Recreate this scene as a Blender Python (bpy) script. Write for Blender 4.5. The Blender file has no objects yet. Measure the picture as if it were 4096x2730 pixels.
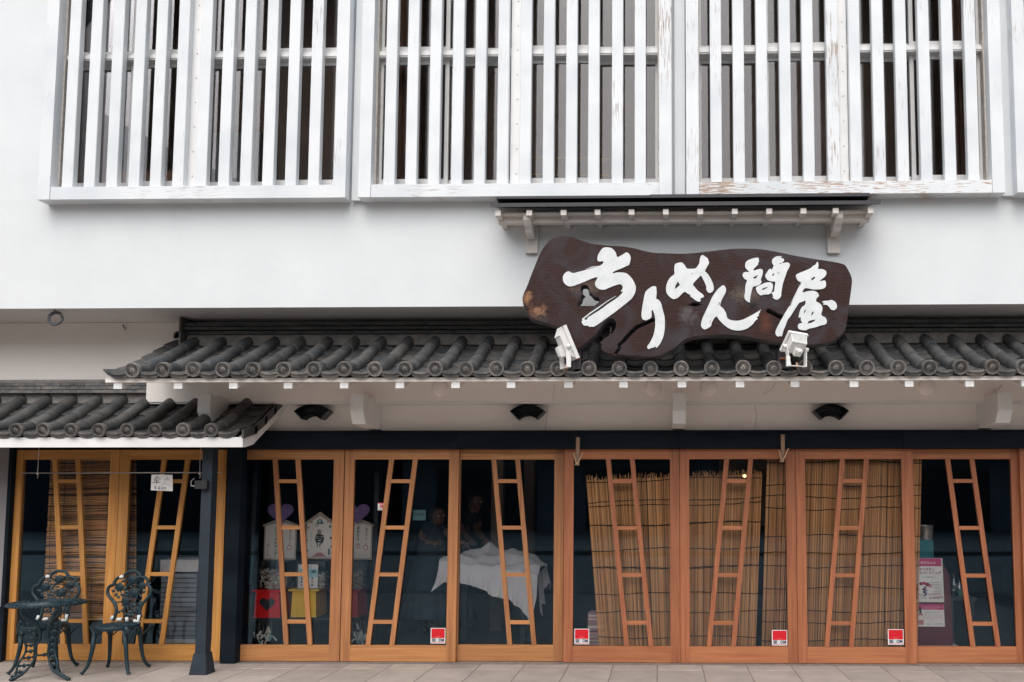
import bpy, math, random
import numpy as np
from mathutils import Vector, Matrix
from mathutils.geometry import tessellate_polygon, delaunay_2d_cdt
def fill2d(loops):
    """triangles (as index triples) of a polygon with holes, loops of (x, z)"""
    vv = [Vector(q) for l in loops for q in l]; ed = []; b = 0
    for l in loops: ed += [(b+i, b+(i+1) % len(l)) for i in range(len(l))]; b += len(l)
    r = delaunay_2d_cdt(vv, ed, [], 0, 1e-7)
    if len(r[0]) != len(vv): return [tuple(t) for t in tessellate_polygon([[Vector((x, z, 0)) for x, z in l] for l in loops])]
    org = [o[0] for o in r[3]]; out = []
    for t in r[2]:
        c = (r[0][t[0]]+r[0][t[1]]+r[0][t[2]])/3; odd = False
        for l in loops:
            for i in range(len(l)):
                (x0, z0), (x1, z1) = l[i-1], l[i]
                if (z0 > c.y) != (z1 > c.y) and c.x < (x1-x0)*(c.y-z0)/(z1-z0)+x0: odd = not odd
        if odd: out.append(tuple(org[k] for k in t))
    return out
R = random.Random(7)
sc = bpy.context.scene
col = sc.collection
rad = math.radians
# ------------------------------------------------------------------ camera, sky, sun, exposure
F, CX, CY = 3500.0, 2571.0, 1717.0          # focal length and principal point, in pixels of a 4096 wide frame
YAW, PITCH = math.atan(.0214), math.atan(.0778)
CAM = Vector((0, -7.95, 1.481))
cd = bpy.data.cameras.new('camera'); cam = bpy.data.objects.new('camera', cd); col.objects.link(cam)
cam.location = CAM; cam.rotation_euler = (math.pi/2 + PITCH, 0, YAW)
cd.sensor_width = 36; cd.lens = F/4096*36; cd.shift_x = (2048-CX)/4096; cd.shift_y = (CY-1365)/4096
cd.clip_start = .1; cd.clip_end = 400
sc.camera = cam
SUN_EL, SUN_AZ = rad(56), rad(8)           # azimuth: how far the sun stands left of straight behind the camera
world = bpy.data.worlds.new('World'); sc.world = world; world.use_nodes = True
nt = world.node_tree; bg = nt.nodes['Background']
sky = nt.nodes.new('ShaderNodeTexSky'); sky.sky_type = 'NISHITA'; sky.sun_disc = False
sky.sun_elevation = SUN_EL; sky.sun_rotation = math.pi + SUN_AZ
sky.air_density = 1.3; sky.dust_density = 4.0; sky.ozone_density = 1.0
hs = nt.nodes.new('ShaderNodeHueSaturation'); hs.inputs['Saturation'].default_value = .38
nt.links.new(sky.outputs[0], hs.inputs['Color']); nt.links.new(hs.outputs[0], bg.inputs['Color'])
bg.inputs['Strength'].default_value = .15
sd = bpy.data.lights.new('sun', 'SUN'); sun = bpy.data.objects.new('sun', sd); col.objects.link(sun)
sd.energy = 1.5; sd.angle = rad(80); sd.color = (1.0, .965, .93)
dirv = Vector((math.sin(SUN_AZ)*math.cos(SUN_EL), math.cos(SUN_AZ)*math.cos(SUN_EL), -math.sin(SUN_EL)))
sun.rotation_euler = dirv.to_track_quat('-Z', 'Y').to_euler()
vs = sc.view_settings; vs.view_transform = 'Standard'; vs.look = 'None'; vs.gamma = 1; vs.exposure = .44
vs.use_curve_mapping = False
sc.cycles.max_bounces = 12; sc.cycles.diffuse_bounces = 8; sc.cycles.transparent_max_bounces = 16; sc.cycles.use_denoising = True
sc.cycles.caustics_reflective = False; sc.cycles.caustics_refractive = False
# ------------------------------------------------------------------ pixel -> world
_f = Vector((-math.sin(YAW)*math.cos(PITCH), math.cos(YAW)*math.cos(PITCH), math.sin(PITCH)))
_r = Vector((math.cos(YAW), math.sin(YAW), 0)); _u = _r.cross(_f)
def ray(px, py): return _r*((px-CX)/F) + _u*((CY-py)/F) + _f
def P(px, py, Y):
    d = ray(px, py); t = (Y-CAM.y)/d.y; return CAM + d*t
def G(px, py, z=0.0):
    d = ray(px, py); t = (z-CAM.z)/d.z; return CAM + d*t
def XZ(px, py, Y): p = P(px, py, Y); return (p.x, p.z)
def X_(px, py, Y): return P(px, py, Y).x
def Z_(px, py, Y): return P(px, py, Y).z
# ------------------------------------------------------------------ mesh builder
class MB:
    def __init__(s): s.v = []; s.f = []; s.m = []; s.mats = []; s.sm = []
    def mi(s, m):
        if m not in s.mats: s.mats.append(m)
        return s.mats.index(m)
    def add(s, vs_, fs, m, smooth=False):
        b = len(s.v); s.v += [tuple(v) for v in vs_]; i = s.mi(m)
        for f in fs: s.f.append(tuple(b+k for k in f)); s.m.append(i); s.sm.append(smooth)
        return s
    def box(s, x0, x1, y0, y1, z0, z1, m):
        x0, x1 = sorted((x0, x1)); y0, y1 = sorted((y0, y1)); z0, z1 = sorted((z0, z1))
        v = [(x, y, z) for z in (z0, z1) for y in (y0, y1) for x in (x0, x1)]
        return s.add(v, [(0,2,3,1),(4,5,7,6),(0,1,5,4),(2,6,7,3),(0,4,6,2),(1,3,7,5)], m)
    def prism(s, poly, y0, y1, m, holes=(), side=None, inset=0.0):
        """poly: (x, z) outline; front face at y0 (towards the camera), back at y1"""
        loops = [list(poly)] + [list(h) for h in holes]
        pts = []; fr = []; 
        for li, L in enumerate(loops):
            n = len(L); area = sum(L[i][0]*L[(i+1) % n][1]-L[(i+1) % n][0]*L[i][1] for i in range(n))
            if (area < 0) == (li == 0): L.reverse()
            for i in range(n):
                a, b, c = Vector(L[i-1]), Vector(L[i]), Vector(L[(i+1) % n])
                t = ((b-a).normalized()+(c-b).normalized())
                t = t.normalized() if t.length > 1e-6 else (c-b).normalized()
                q = b + Vector((-t.y, t.x))*inset
                fr.append((q.x, y0, q.y)); pts.append((b.x, y1, b.y))
        tess = fill2d([[tuple(q) for q in L] for L in loops])
        N = len(fr); ft = []
        for t in tess:
            a, b, c = (Vector((fr[k][0], fr[k][2])) for k in t)
            cr = (b-a).cross(c-a)
            ft.append(tuple(t) if cr > 0 else (t[0], t[2], t[1]))
        s.add(fr, ft, m)
        s.add(pts, [tuple(reversed(t)) for t in ft], m)
        sd_ = side or m; b = 0
        for L in loops:
            n = len(L)
            vv = [fr[b+i] for i in range(n)] + [pts[b+i] for i in range(n)]
            s.add(vv, [(i, n+i, n+(i+1) % n, (i+1) % n) for i in range(n)], sd_); b += n
        return s
    def tube(s, pts, r, m, n=6, cap=True, flat=1.0):
        pts = [Vector(p) for p in pts]; k = len(pts)
        rr = r if isinstance(r, (list, tuple)) else [r]*k
        up = Vector((0, 1, 0)); vs_ = []
        for i, p in enumerate(pts):
            t = (pts[min(i+1, k-1)]-pts[max(i-1, 0)])
            t = t.normalized() if t.length > 1e-9 else Vector((0, 0, 1))
            a = t.cross(up)
            if a.length < 1e-3: a = t.cross(Vector((1, 0, 0)))
            a.normalize(); b = a.cross(t)
            for j in range(n):
                an = 2*math.pi*j/n
                vs_.append(p + a*math.cos(an)*rr[i] + b*math.sin(an)*rr[i]*flat)
        fs = [(i*n+j, i*n+(j+1) % n, (i+1)*n+(j+1) % n, (i+1)*n+j) for i in range(k-1) for j in range(n)]
        if cap: fs += [tuple(reversed(range(n))), tuple((k-1)*n+j for j in range(n))]
        return s.add(vs_, fs, m, n > 5)
    def ball(s, c, r, m, nu=12, nv=8):
        c = Vector(c); rx, ry, rz = r if isinstance(r, (tuple, list)) else (r, r, r); vs_ = []
        for i in range(nv+1):
            th = math.pi*i/nv
            for j in range(nu):
                ph = 2*math.pi*j/nu
                vs_.append(c + Vector((rx*math.sin(th)*math.cos(ph), ry*math.sin(th)*math.sin(ph), rz*math.cos(th))))
        fs = [(i*nu+j, (i+1)*nu+j, (i+1)*nu+(j+1) % nu, i*nu+(j+1) % nu) for i in range(nv) for j in range(nu)]
        return s.add(vs_, fs, m, True)
    def quad(s, a, b, c, d, m): return s.add([a, b, c, d], [(0, 1, 2, 3)], m)
    def grid(s, fn, nu, nv, m, smooth=True):
        vs_ = [fn(i/nu, j/nv) for j in range(nv+1) for i in range(nu+1)]
        fs = [(j*(nu+1)+i, j*(nu+1)+i+1, (j+1)*(nu+1)+i+1, (j+1)*(nu+1)+i) for j in range(nv) for i in range(nu)]
        return s.add(vs_, fs, m, smooth)
    def text(s, body, x, z, y, size, m, w=None, vertical=False, mirror=False, lean=0, center=False, bold=0):
        """flat lettering facing the camera; (x, z) its lower left corner"""
        if vertical:
            for i, ch in enumerate(body): s.text(ch, x, z-i*size*1.08, y, size, m, center=center, bold=bold)
            return s
        vv, ff = glyph(body, bold)
        if not vv: return s
        x0 = min(p[0] for p in vv); x1 = max(p[0] for p in vv)
        k = size; kx = k if w is None else w/max(x1-x0, 1e-6)
        ox = -x0 if not center else -(x0+x1)/2
        out = [(x + (-1 if mirror else 1)*(p[0]+ox)*kx + lean*p[1]*k, y, z+p[1]*k) for p in vv]
        return s.add(out, ff, m)
    def mesh(s, name):
        me = bpy.data.meshes.new(name); me.from_pydata(s.v, [], s.f)
        for m in s.mats: me.materials.append(m)
        me.polygons.foreach_set('material_index', s.m)
        me.polygons.foreach_set('use_smooth', s.sm); me.update()
        return me
    def build(s, name, parent=None, loc=None):
        return link(s.mesh(name), name, parent, loc)
def wloc(o):
    p = Vector((0, 0, 0))
    while o is not None: p += o.location; o = o.parent
    return p
def link(me, name, parent=None, loc=None):
    """loc None: the mesh is in world coordinates"""
    o = bpy.data.objects.new(name, me); col.objects.link(o)
    w = Vector(loc) if loc is not None else Vector((0, 0, 0))
    if parent is not None: o.parent = parent; o.location = w - wloc(parent)
    else: o.location = w
    return o
_gl = {}
def glyph(body, bold=0):
    key = (body, bold)
    if key not in _gl:
        cu = bpy.data.curves.new('lettering', 'FONT'); cu.body = body; cu.offset = bold; cu.resolution_u = 2
        o = bpy.data.objects.new('lettering', cu); col.objects.link(o)
        dg = bpy.context.evaluated_depsgraph_get(); me = bpy.data.meshes.new_from_object(o.evaluated_get(dg))
        _gl[key] = ([tuple(v.co) for v in me.vertices], [tuple(p.vertices) for p in me.polygons])
        bpy.data.objects.remove(o); bpy.data.curves.remove(cu); bpy.data.meshes.remove(me)
    return _gl[key]
def thing(name, label, cat, loc=(0, 0, 0), group=None):
    o = bpy.data.objects.new(name, None); col.objects.link(o); o.location = loc; o.empty_display_size = .2
    return tag(o, label, cat, group)
def tag(o, label=None, cat=None, group=None, kind=None):
    for k, v in (('label', label), ('category', cat), ('group', group), ('kind', kind)):
        if v: o[k] = v
    return o
# ------------------------------------------------------------------ materials
def L(r, g, b):
    f = lambda c: (c/255/12.92) if c/255 <= .04045 else ((c/255+.055)/1.055)**2.4
    return (f(r), f(g), f(b), 1)
def C4(c): return tuple(c)+(1,) if len(c) == 3 else tuple(c)
def mat(name, c1, c2=None, scale=8, rough=.6, bump=0, bscale=None, stretch=(1, 1, 1), var=0.0, spec=.5, metal=0, ramp=(.35, .65), detail=6):
    m = bpy.data.materials.new(name); m.use_nodes = True; t = m.node_tree; N, K = t.nodes, t.links
    b = N['Principled BSDF']; b.inputs['Roughness'].default_value = rough; b.inputs['Metallic'].default_value = metal
    b.inputs['Specular IOR Level'].default_value = spec
    c1 = C4(c1); c2 = C4(c2) if c2 else c1
    tc = N.new('ShaderNodeTexCoord'); mp = N.new('ShaderNodeMapping'); mp.inputs['Scale'].default_value = stretch
    K.new(tc.outputs['Object'], mp.inputs[0])
    oi = N.new('ShaderNodeObjectInfo'); va = N.new('ShaderNodeVectorMath'); va.operation = 'MULTIPLY_ADD'
    K.new(oi.outputs['Random'], va.inputs[0]); va.inputs[1].default_value = (37, 11, 23); K.new(mp.outputs[0], va.inputs[2])
    no = N.new('ShaderNodeTexNoise'); no.inputs['Scale'].default_value = scale; no.inputs['Detail'].default_value = detail
    no.inputs['Roughness'].default_value = .65
    K.new(va.outputs[0], no.inputs['Vector'])
    cr = N.new('ShaderNodeValToRGB'); cr.color_ramp.elements[0].position = ramp[0]; cr.color_ramp.elements[1].position = ramp[1]
    cr.color_ramp.elements[0].color = c1; cr.color_ramp.elements[1].color = c2
    K.new(no.outputs['Fac'], cr.inputs[0]); out = cr.outputs[0]
    if var:
        mr = N.new('ShaderNodeMapRange'); mr.inputs['To Min'].default_value = 1-var; mr.inputs['To Max'].default_value = 1+var
        K.new(oi.outputs['Random'], mr.inputs['Value'])
        mx = N.new('ShaderNodeVectorMath'); mx.operation = 'SCALE'; K.new(out, mx.inputs[0]); K.new(mr.outputs[0], mx.inputs['Scale']); out = mx.outputs[0]
    K.new(out, b.inputs['Base Color'])
    if bump:
        bn = N.new('ShaderNodeTexNoise'); bn.inputs['Scale'].default_value = bscale or scale*4; bn.inputs['Detail'].default_value = 4
        K.new(va.outputs[0], bn.inputs['Vector'])
        bp = N.new('ShaderNodeBump'); bp.inputs['Strength'].default_value = bump; bp.inputs['Distance'].default_value = .01
        K.new(bn.outputs['Fac'], bp.inputs['Height']); K.new(bp.outputs[0], b.inputs['Normal'])
    m['_'] = 1
    return m
def glass(name, tint=(.80, .90, .97), refl=.085, body=(.85, .92, .95)):
    m = bpy.data.materials.new(name); m.use_nodes = True; t = m.node_tree; N, K = t.nodes, t.links
    N.remove(N['Principled BSDF']); o = N['Material Output']
    tr = N.new('ShaderNodeBsdfTransparent'); tr.inputs[0].default_value = C4(body)
    gl = N.new('ShaderNodeBsdfGlossy'); gl.inputs['Roughness'].default_value = 0.0; gl.inputs['Color'].default_value = C4(tint)
    fr = N.new('ShaderNodeFresnel'); fr.inputs['IOR'].default_value = 1.5
    mu = N.new('ShaderNodeMath'); mu.operation = 'MULTIPLY'; mu.inputs[1].default_value = refl/.04; mu.use_clamp = True
    mx = N.new('ShaderNodeMixShader'); K.new(fr.outputs[0], mu.inputs[0]); K.new(mu.outputs[0], mx.inputs[0])
    K.new(tr.outputs[0], mx.inputs[1]); K.new(gl.outputs[0], mx.inputs[2]); K.new(mx.outputs[0], o.inputs['Surface'])
    return m
def peel(name, amount, horizontal=False, under=(.34, .31, .31)):
    """white paint on grained wood, flaking off where amount is high"""
    m = bpy.data.materials.new(name); m.use_nodes = True; t = m.node_tree; N, K = t.nodes, t.links
    b = N['Principled BSDF']; b.inputs['Roughness'].default_value = .55
    tc = N.new('ShaderNodeTexCoord'); oi = N.new('ShaderNodeObjectInfo')
    va = N.new('ShaderNodeVectorMath'); va.operation = 'MULTIPLY_ADD'; K.new(oi.outputs['Random'], va.inputs[0]); va.inputs[1].default_value = (17, 31, 13)
    K.new(tc.outputs['Object'], va.inputs[2])
    mp = N.new('ShaderNodeMapping'); mp.inputs['Scale'].default_value = (.07, 1, 1) if horizontal else (1, 1, .05)
    K.new(va.outputs[0], mp.inputs[0])
    n1 = N.new('ShaderNodeTexNoise'); n1.inputs['Scale'].default_value = 125; n1.inputs['Detail'].default_value = 6; K.new(mp.outputs[0], n1.inputs['Vector'])
    n2 = N.new('ShaderNodeTexNoise'); n2.inputs['Scale'].default_value = 2.2; n2.inputs['Detail'].default_value = 2; K.new(va.outputs[0], n2.inputs['Vector'])
    ad = N.new('ShaderNodeMath'); ad.operation = 'MULTIPLY_ADD'; ad.inputs[1].default_value = .6; K.new(n2.outputs['Fac'], ad.inputs[0]); K.new(n1.outputs['Fac'], ad.inputs[2])
    cr = N.new('ShaderNodeValToRGB'); e = cr.color_ramp.elements; th = 1.08-amount*.27
    sc_ = N.new('ShaderNodeMath'); sc_.operation = 'MULTIPLY'; sc_.inputs[1].default_value = .5; K.new(ad.outputs[0], sc_.inputs[0])
    e[0].position = th/2-.012; e[1].position = th/2+.012; e[0].color = (0, 0, 0, 1); e[1].color = (1, 1, 1, 1)
    K.new(sc_.outputs[0], cr.inputs[0])
    n3 = N.new('ShaderNodeTexNoise'); n3.inputs['Scale'].default_value = 2.5; K.new(va.outputs[0], n3.inputs['Vector'])
    wc = N.new('ShaderNodeValToRGB'); wc.color_ramp.elements[0].color = (.60, .635, .665, 1); wc.color_ramp.elements[1].color = (.70, .725, .745, 1)
    wc.color_ramp.elements[0].position = .3; wc.color_ramp.elements[1].position = .6; K.new(n3.outputs['Fac'], wc.inputs[0])
    uc = N.new('ShaderNodeValToRGB'); uc.color_ramp.elements[0].color = (under[0]*.55, under[1]*.6, under[2]*.65, 1); uc.color_ramp.elements[1].color = (under[0]*1.5, under[1]*1.55, under[2]*1.6, 1)
    uc.color_ramp.elements[0].position = .35; uc.color_ramp.elements[1].position = .65; K.new(n1.outputs['Fac'], uc.inputs[0])
    mx = N.new('ShaderNodeMix'); mx.data_type = 'RGBA'; K.new(cr.outputs[0], mx.inputs['Factor']); K.new(wc.outputs[0], mx.inputs[6]); K.new(uc.outputs[0], mx.inputs[7])
    K.new(mx.outputs[2], b.inputs['Base Color'])
    bp = N.new('ShaderNodeBump'); bp.inputs['Strength'].default_value = .35; bp.inputs['Distance'].default_value = .004; bp.invert = True
    K.new(ad.outputs[0], bp.inputs['Height']); K.new(bp.outputs[0], b.inputs['Normal'])
    return m
def emis(name, c, s):
    m = bpy.data.materials.new(name); m.use_nodes = True; b = m.node_tree.nodes['Principled BSDF']
    b.inputs['Emission Color'].default_value = C4(c); b.inputs['Emission Strength'].default_value = s; b.inputs['Base Color'].default_value = C4(c)
    return m
M = {}
M['plaster'] = mat('white_plaster', (.64, .665, .68), (.69, .715, .73), 2.2, .8, .08, 60, ramp=(.3, .7))  # white plaster greyed so the shaded band under the eaves looks brighter
M['plaster_lifted'] = mat('white_plaster_bounce_light', (.84, .785, .745), (.88, .835, .795), 1.6, .85, .12, 70, ramp=(.3, .7))  # same white plaster, with warm bounce light under the eaves put into its colour
M['shadegrey'] = mat('end_wall_painted_shade', (.24, .225, .235), (.28, .265, .275), 2, .8)  # white plaster end wall; its shade is put into the grey
M['soffit'] = mat('soffit_paint', (.74, .70, .68), (.79, .755, .735), 1.2, .8)
M['trim'] = mat('white_trim', (.72, .72, .72), (.80, .80, .79), 3, .6)
M['blackwood'] = mat('black_stained_wood', (.004, .008, .013), (.010, .016, .024), 6, .7, .2, 40, stretch=(.15, 1, 1), spec=.12)
M['tile'] = mat('smoked_roof_tile', (.031, .039, .047), (.100, .094, .087), 5, .5, .25, 40, var=.22, ramp=(.3, .7))
M['tile_face'] = mat('tile_face', (.075, .077, .080), (.21, .19, .17), 14, .55, .3, 60, var=.25, ramp=(.38, .68))
M['mortar'] = mat('roof_mortar', (.17, .16, .15), (.30, .27, .25), 14, .85, .3, 60)
M['peel0'] = peel('painted_wood_sound', .17)
M['peel1'] = peel('painted_wood_worn', .34)
M['peel2'] = peel('painted_wood_flaking', .55, False, (.28, .22, .19))
M['railp'] = peel('painted_rail_worn', .42, True)
M['railb'] = peel('painted_rail_bare', .86, True, (.30, .20, .14))
M['alu'] = mat('white_aluminium', (.72, .72, .72), (.80, .80, .80), 6, .4, spec=.5)
M['dirtline'] = mat('old_sealant', (.42, .38, .34), (.62, .58, .54), 30, .8)
M['glass'] = glass('door_glass', (.42, .68, .90), .035, (.99, .993, .993))
M['glass_up'] = glass('window_glass', (.92, .90, .92),   .040, (.96, .96, .96))
M['cedar'] = mat('cedar', (.30, .118, .044), (.47, .205, .080), 45, .55, .15, 120, stretch=(1, 1, .035), var=.14)
M['cedar_h'] = mat('cedar_rail', (.37, .150, .052), (.53, .24, .088), 45, .55, .15, 120, stretch=(.035, 1, 1), var=.14)
M['cedar_red'] = mat('red_cedar', (.28, .085, .035), (.42, .152, .066), 45, .55, .15, 120, stretch=(1, 1, .035), var=.14)
M['cedar_red_h'] = mat('red_cedar_rail', (.32, .105, .042), (.44, .168, .070), 45, .55, .15, 120, stretch=(.035, 1, 1), var=.14)
M['cedar_y'] = mat('honey_cedar', (.44, .180, .042), (.62, .30, .078), 45, .55, .15, 120, stretch=(1, 1, .035), var=.12)
M['cedar_y_h'] = mat('honey_cedar_rail', (.44, .180, .042), (.62, .30, .078), 45, .55, .15, 120, stretch=(.035, 1, 1), var=.12)
M['steel'] = mat('dull_steel', (.30, .28, .27), (.45, .42, .40), 20, .4, metal=.7)
M['stone'] = mat('beige_paving', (.25, .215, .19), (.36, .31, .275), 3.5, .75, .25, 90, var=.10, ramp=(.3, .7))
M['joint'] = mat('paving_joint', (.10, .085, .078), (.15, .13, .115), 20, .9)
M['asphalt'] = mat('asphalt', (.19, .18, .17), (.25, .235, .22), 30, .9, .3, 200)
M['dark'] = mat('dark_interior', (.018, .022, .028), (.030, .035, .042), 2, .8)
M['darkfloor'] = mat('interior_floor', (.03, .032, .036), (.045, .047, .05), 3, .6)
M['upint'] = mat('upper_room_wall', (.24, .175, .14), (.32, .24, .19), 2, .9)  # brown of the mirrored building is put into these room walls
M['white'] = mat('white_paper', (.72, .71, .69), (.78, .77, .75), 4, .7)
M['black'] = mat('black_ink', (.012, .012, .014), None, 4, .6)
M['copper'] = mat('dark_metal_roof', (.022, .024, .03), (.045, .04, .045), 10, .45, metal=.2, stretch=(.3, 1, 1))
M['eavewood'] = mat('weathered_white_wood', (.62, .58, .55), (.74, .70, .67), 8, .7, stretch=(.3, 1, 1))
# ------------------------------------------------------------------ ground
XL, XR = -8.2, 5.2
MB().box(-40, 40, -34, 8, -.30, -.012, M['joint']).build('ground')
tag(bpy.data.objects['ground'], 'paved ground under the shop front', kind='structure')
pave = MB().box(XL, XR, -5.9, -.03, -.06, -.004, M['joint']).build('pavement'); tag(pave, 'beige stone pavement in front of the shop doors', kind='structure')
def slab_mesh(w, d, h=.05, b=.004):
    m = MB(); a = [(-w/2+b, -d/2+b, h), (w/2-b, -d/2+b, h), (w/2-b, d/2-b, h), (-w/2+b, d/2-b, h)]
    c = [(-w/2, -d/2, h-b), (w/2, -d/2, h-b), (w/2, d/2, h-b), (-w/2, d/2, h-b)]; e = [(x, y, 0) for x, y, z in c]
    m.add(a+c+e, [(0, 1, 2, 3)]+[(4+i, 4+(i+1) % 4, (i+1) % 4, i) for i in range(4)]+[(8+i, 8+(i+1) % 4, 4+(i+1) % 4, 4+i) for i in range(4)], M['stone'])
    return m.mesh('paving_stone')
SW, SD = .392, .588; sm_ = slab_mesh(SW-.005, SD-.005); sm2_ = slab_mesh(SW-.016, SD-.016)
x0g = G(2433, 2730).x % SW
n_st = 0
for j in range(9):
    for i in range(-20, 12):
        x = x0g + (i+.5)*SW; y = -.30-(j+.5)*SD
        if not (-7.4 < x < 4.6): continue
        link(sm_ if j < 2 else sm2_, 'paving_stone', pave, (x, y, -.05+R.uniform(-.001, .001)))
        n_st += 1
strip = slab_mesh(SW-.006, .23)
for i in range(-20, 12):
    x = x0g + (i+.5)*SW
    if -7.4 < x < 4.6: link(strip, 'border_stone', pave, (x, -.30+.118, -.05))
road = MB().box(-40, 40, -14.5, -5.9, -.10, -.008, M['asphalt']).build('road'); tag(road, 'dark asphalt street across from the shop', kind='structure')
farp = MB().box(-40, 40, -27, -14.5, -.10, .10, M['asphalt']).build('far_pavement'); tag(farp, 'pavement on the other side of the street', kind='structure')
# ------------------------------------------------------------------ the shop
shop = thing('shop_building', 'white two storey japanese shop front with tiled eaves, slatted upper windows and cedar sliding doors', 'building', (0, 0, 0))
Z_SOF_F = Z_(2000, 1226, -.62); ZC = Z_SOF_F
def part(name, mb, parent=None): return mb.build(name, parent or shop)
# lower wall strips
ZL_T = Z_(2000, 1725, -.05); ZL_B = Z_(2000, 1796, -.05)
part('lower_wall', MB().box(XL, XR, 0, .16, ZL_T-.02, ZC-.002, M['plaster_lifted']))
# lintel in lengths
lj = [XL, X_(1830, 1760, -.06), X_(2712, 1760, -.06), X_(3612, 1760, -.06), XR]
xll = X_(900, 1800, -.06)
for a, b in zip([xll]+lj[1:-1], lj[1:]):
    part('lintel', MB().box(a+.002, b-.002, -.06, .10, ZL_B, ZL_T-.012, M['blackwood']).box(a+.002, b-.002, -.075, .10, ZL_T-.010, ZL_T+.004, M['blackwood']))
part('lintel', MB().box(XL, xll-.003, -.03, .10, ZL_B+.01, ZL_T-.012, M['blackwood']))
# side wall at the far end of the shop front
xa = X_(45, 2200, 0)
part('end_wall', MB().box(XL, xa-.03, -.04, .12, .49, ZL_T-.014, M['shadegrey']))
part('end_wall_base', MB().box(XL, xa-.03, -.045, .12, 0, .487, M['blackwood']))
part('wall_post', MB().box(xa-.028, xa+.004, -.055, .12, 0, ZL_T-.016, M['blackwood']))
xb0, xb1 = X_(912, 1800, -.10), X_(968, 1800, -.10)
part('wall_post', MB().box(xb0, xb1, -.10, .12, 0, ZL_B+.0, M['blackwood']))
# doors and their track
part('door_track', MB().box(xa, XR, -.04, .13, -.03, .004, M['steel']).box(xa, XR, .13, .16, -.03, .012, M['blackwood']))
ZD0, ZD1 = .008, ZL_B-.003
ZG0, ZG1 = Z_(2000, 2584, 0), Z_(2000, 1838, 0)
ST = {}
def sticker(door, px0, py0, px1, py1, Y):
    a = P(px0, py1, Y); b = P(px1, py0, Y); w = b.x-a.x; h = b.z-a.z; y = Y
    m = MB().box(a.x, b.x, y, y+.001, a.z, b.z, M['white'])
    m.box(a.x+.05*w, b.x-.05*w, y-.0006, y, a.z+.35*h, b.z-.04*h, M['st_red'])
    m.box(a.x+.04*w, b.x-.04*w, y-.0006, y, a.z+.05*h, a.z+.08*h, M['st_red'])
    m.text('SE', a.x+.08*w, a.z+.13*h, y-.001, h*.27, M['st_blue'], w=.27*w, bold=.05)
    m.text('C', a.x+.39*w, a.z+.13*h, y-.001, h*.27, M['st_teal'], w=.17*w, bold=.02)
    m.text('OM', a.x+.54*w, a.z+.13*h, y-.001, h*.27, M['st_blue'], w=.38*w, bold=.05)
    m.text('Security', a.x+.5*w, a.z+.43*h, y-.001, h*.10, M['st_pink'], center=True)
    m.text('by', a.x+.5*w, a.z+.37*h, y-.001, h*.08, M['st_pink'], center=True)
    m.build('security_sticker', door)
M['st_red'] = mat('sticker_red', (.62, .008, .02), None, 4, .4)
M['st_blue'] = mat('sticker_blue', (.012, .03, .09), None, 4, .4)
M['st_teal'] = mat('sticker_teal', (.30, .52, .52), None, 4, .4)
M['st_pink'] = mat('sticker_pink', (.85, .25, .22), None, 4, .4)
# (outer left, glass left, glass right, outer right) at glass top, ladder tops, ladder bottoms, y offset, woods
DOORS = [
 (60, 94, 442, 480, (219, 311), (250, 342), 0, 'y', 'honey coloured sliding door with a slatted ladder motif, before the bamboo blind'),
 (480, 520, 873, 908, (656, 750), (550, 645), 0, 'y', 'honey coloured sliding door behind the two garden chairs'),
 (935, 969, 1336, 1378, (1100, 1191), (1144, 1239), .0, '', 'cedar sliding door before the fortune boxes'),
 (1380, 1418, 1797, 1836, (1566, 1661), (1471, 1567), 0, '', None),
 (1806, 1843, 2218, 2257, (1975, 2070), (2039, 2136), .045, '', 'cedar sliding door before the cloth draped table'),
 (2257, 2295, 2680, 2718, (2433, 2529), (2507, 2604), .0, 'r', None),
 (2718, 2756, 3143, 3182, (2907, 3003), (2836, 2934), .0, 'r', None),
 (3182, 3220, 3605, 3651, (3370, 3466), (3307, 3405), .0, 'r', None),
 (3612, 3652, 4042, 4080, (3791, 3888), (3892, 3993), .045, 'r', 'red cedar sliding door before the wine poster'),
 (4078, 4112, 4500, 4540, (4250, 4345), (4200, 4295), 0, 'r', None)]
RY = (1925, 2112, 2301, 2492)
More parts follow.
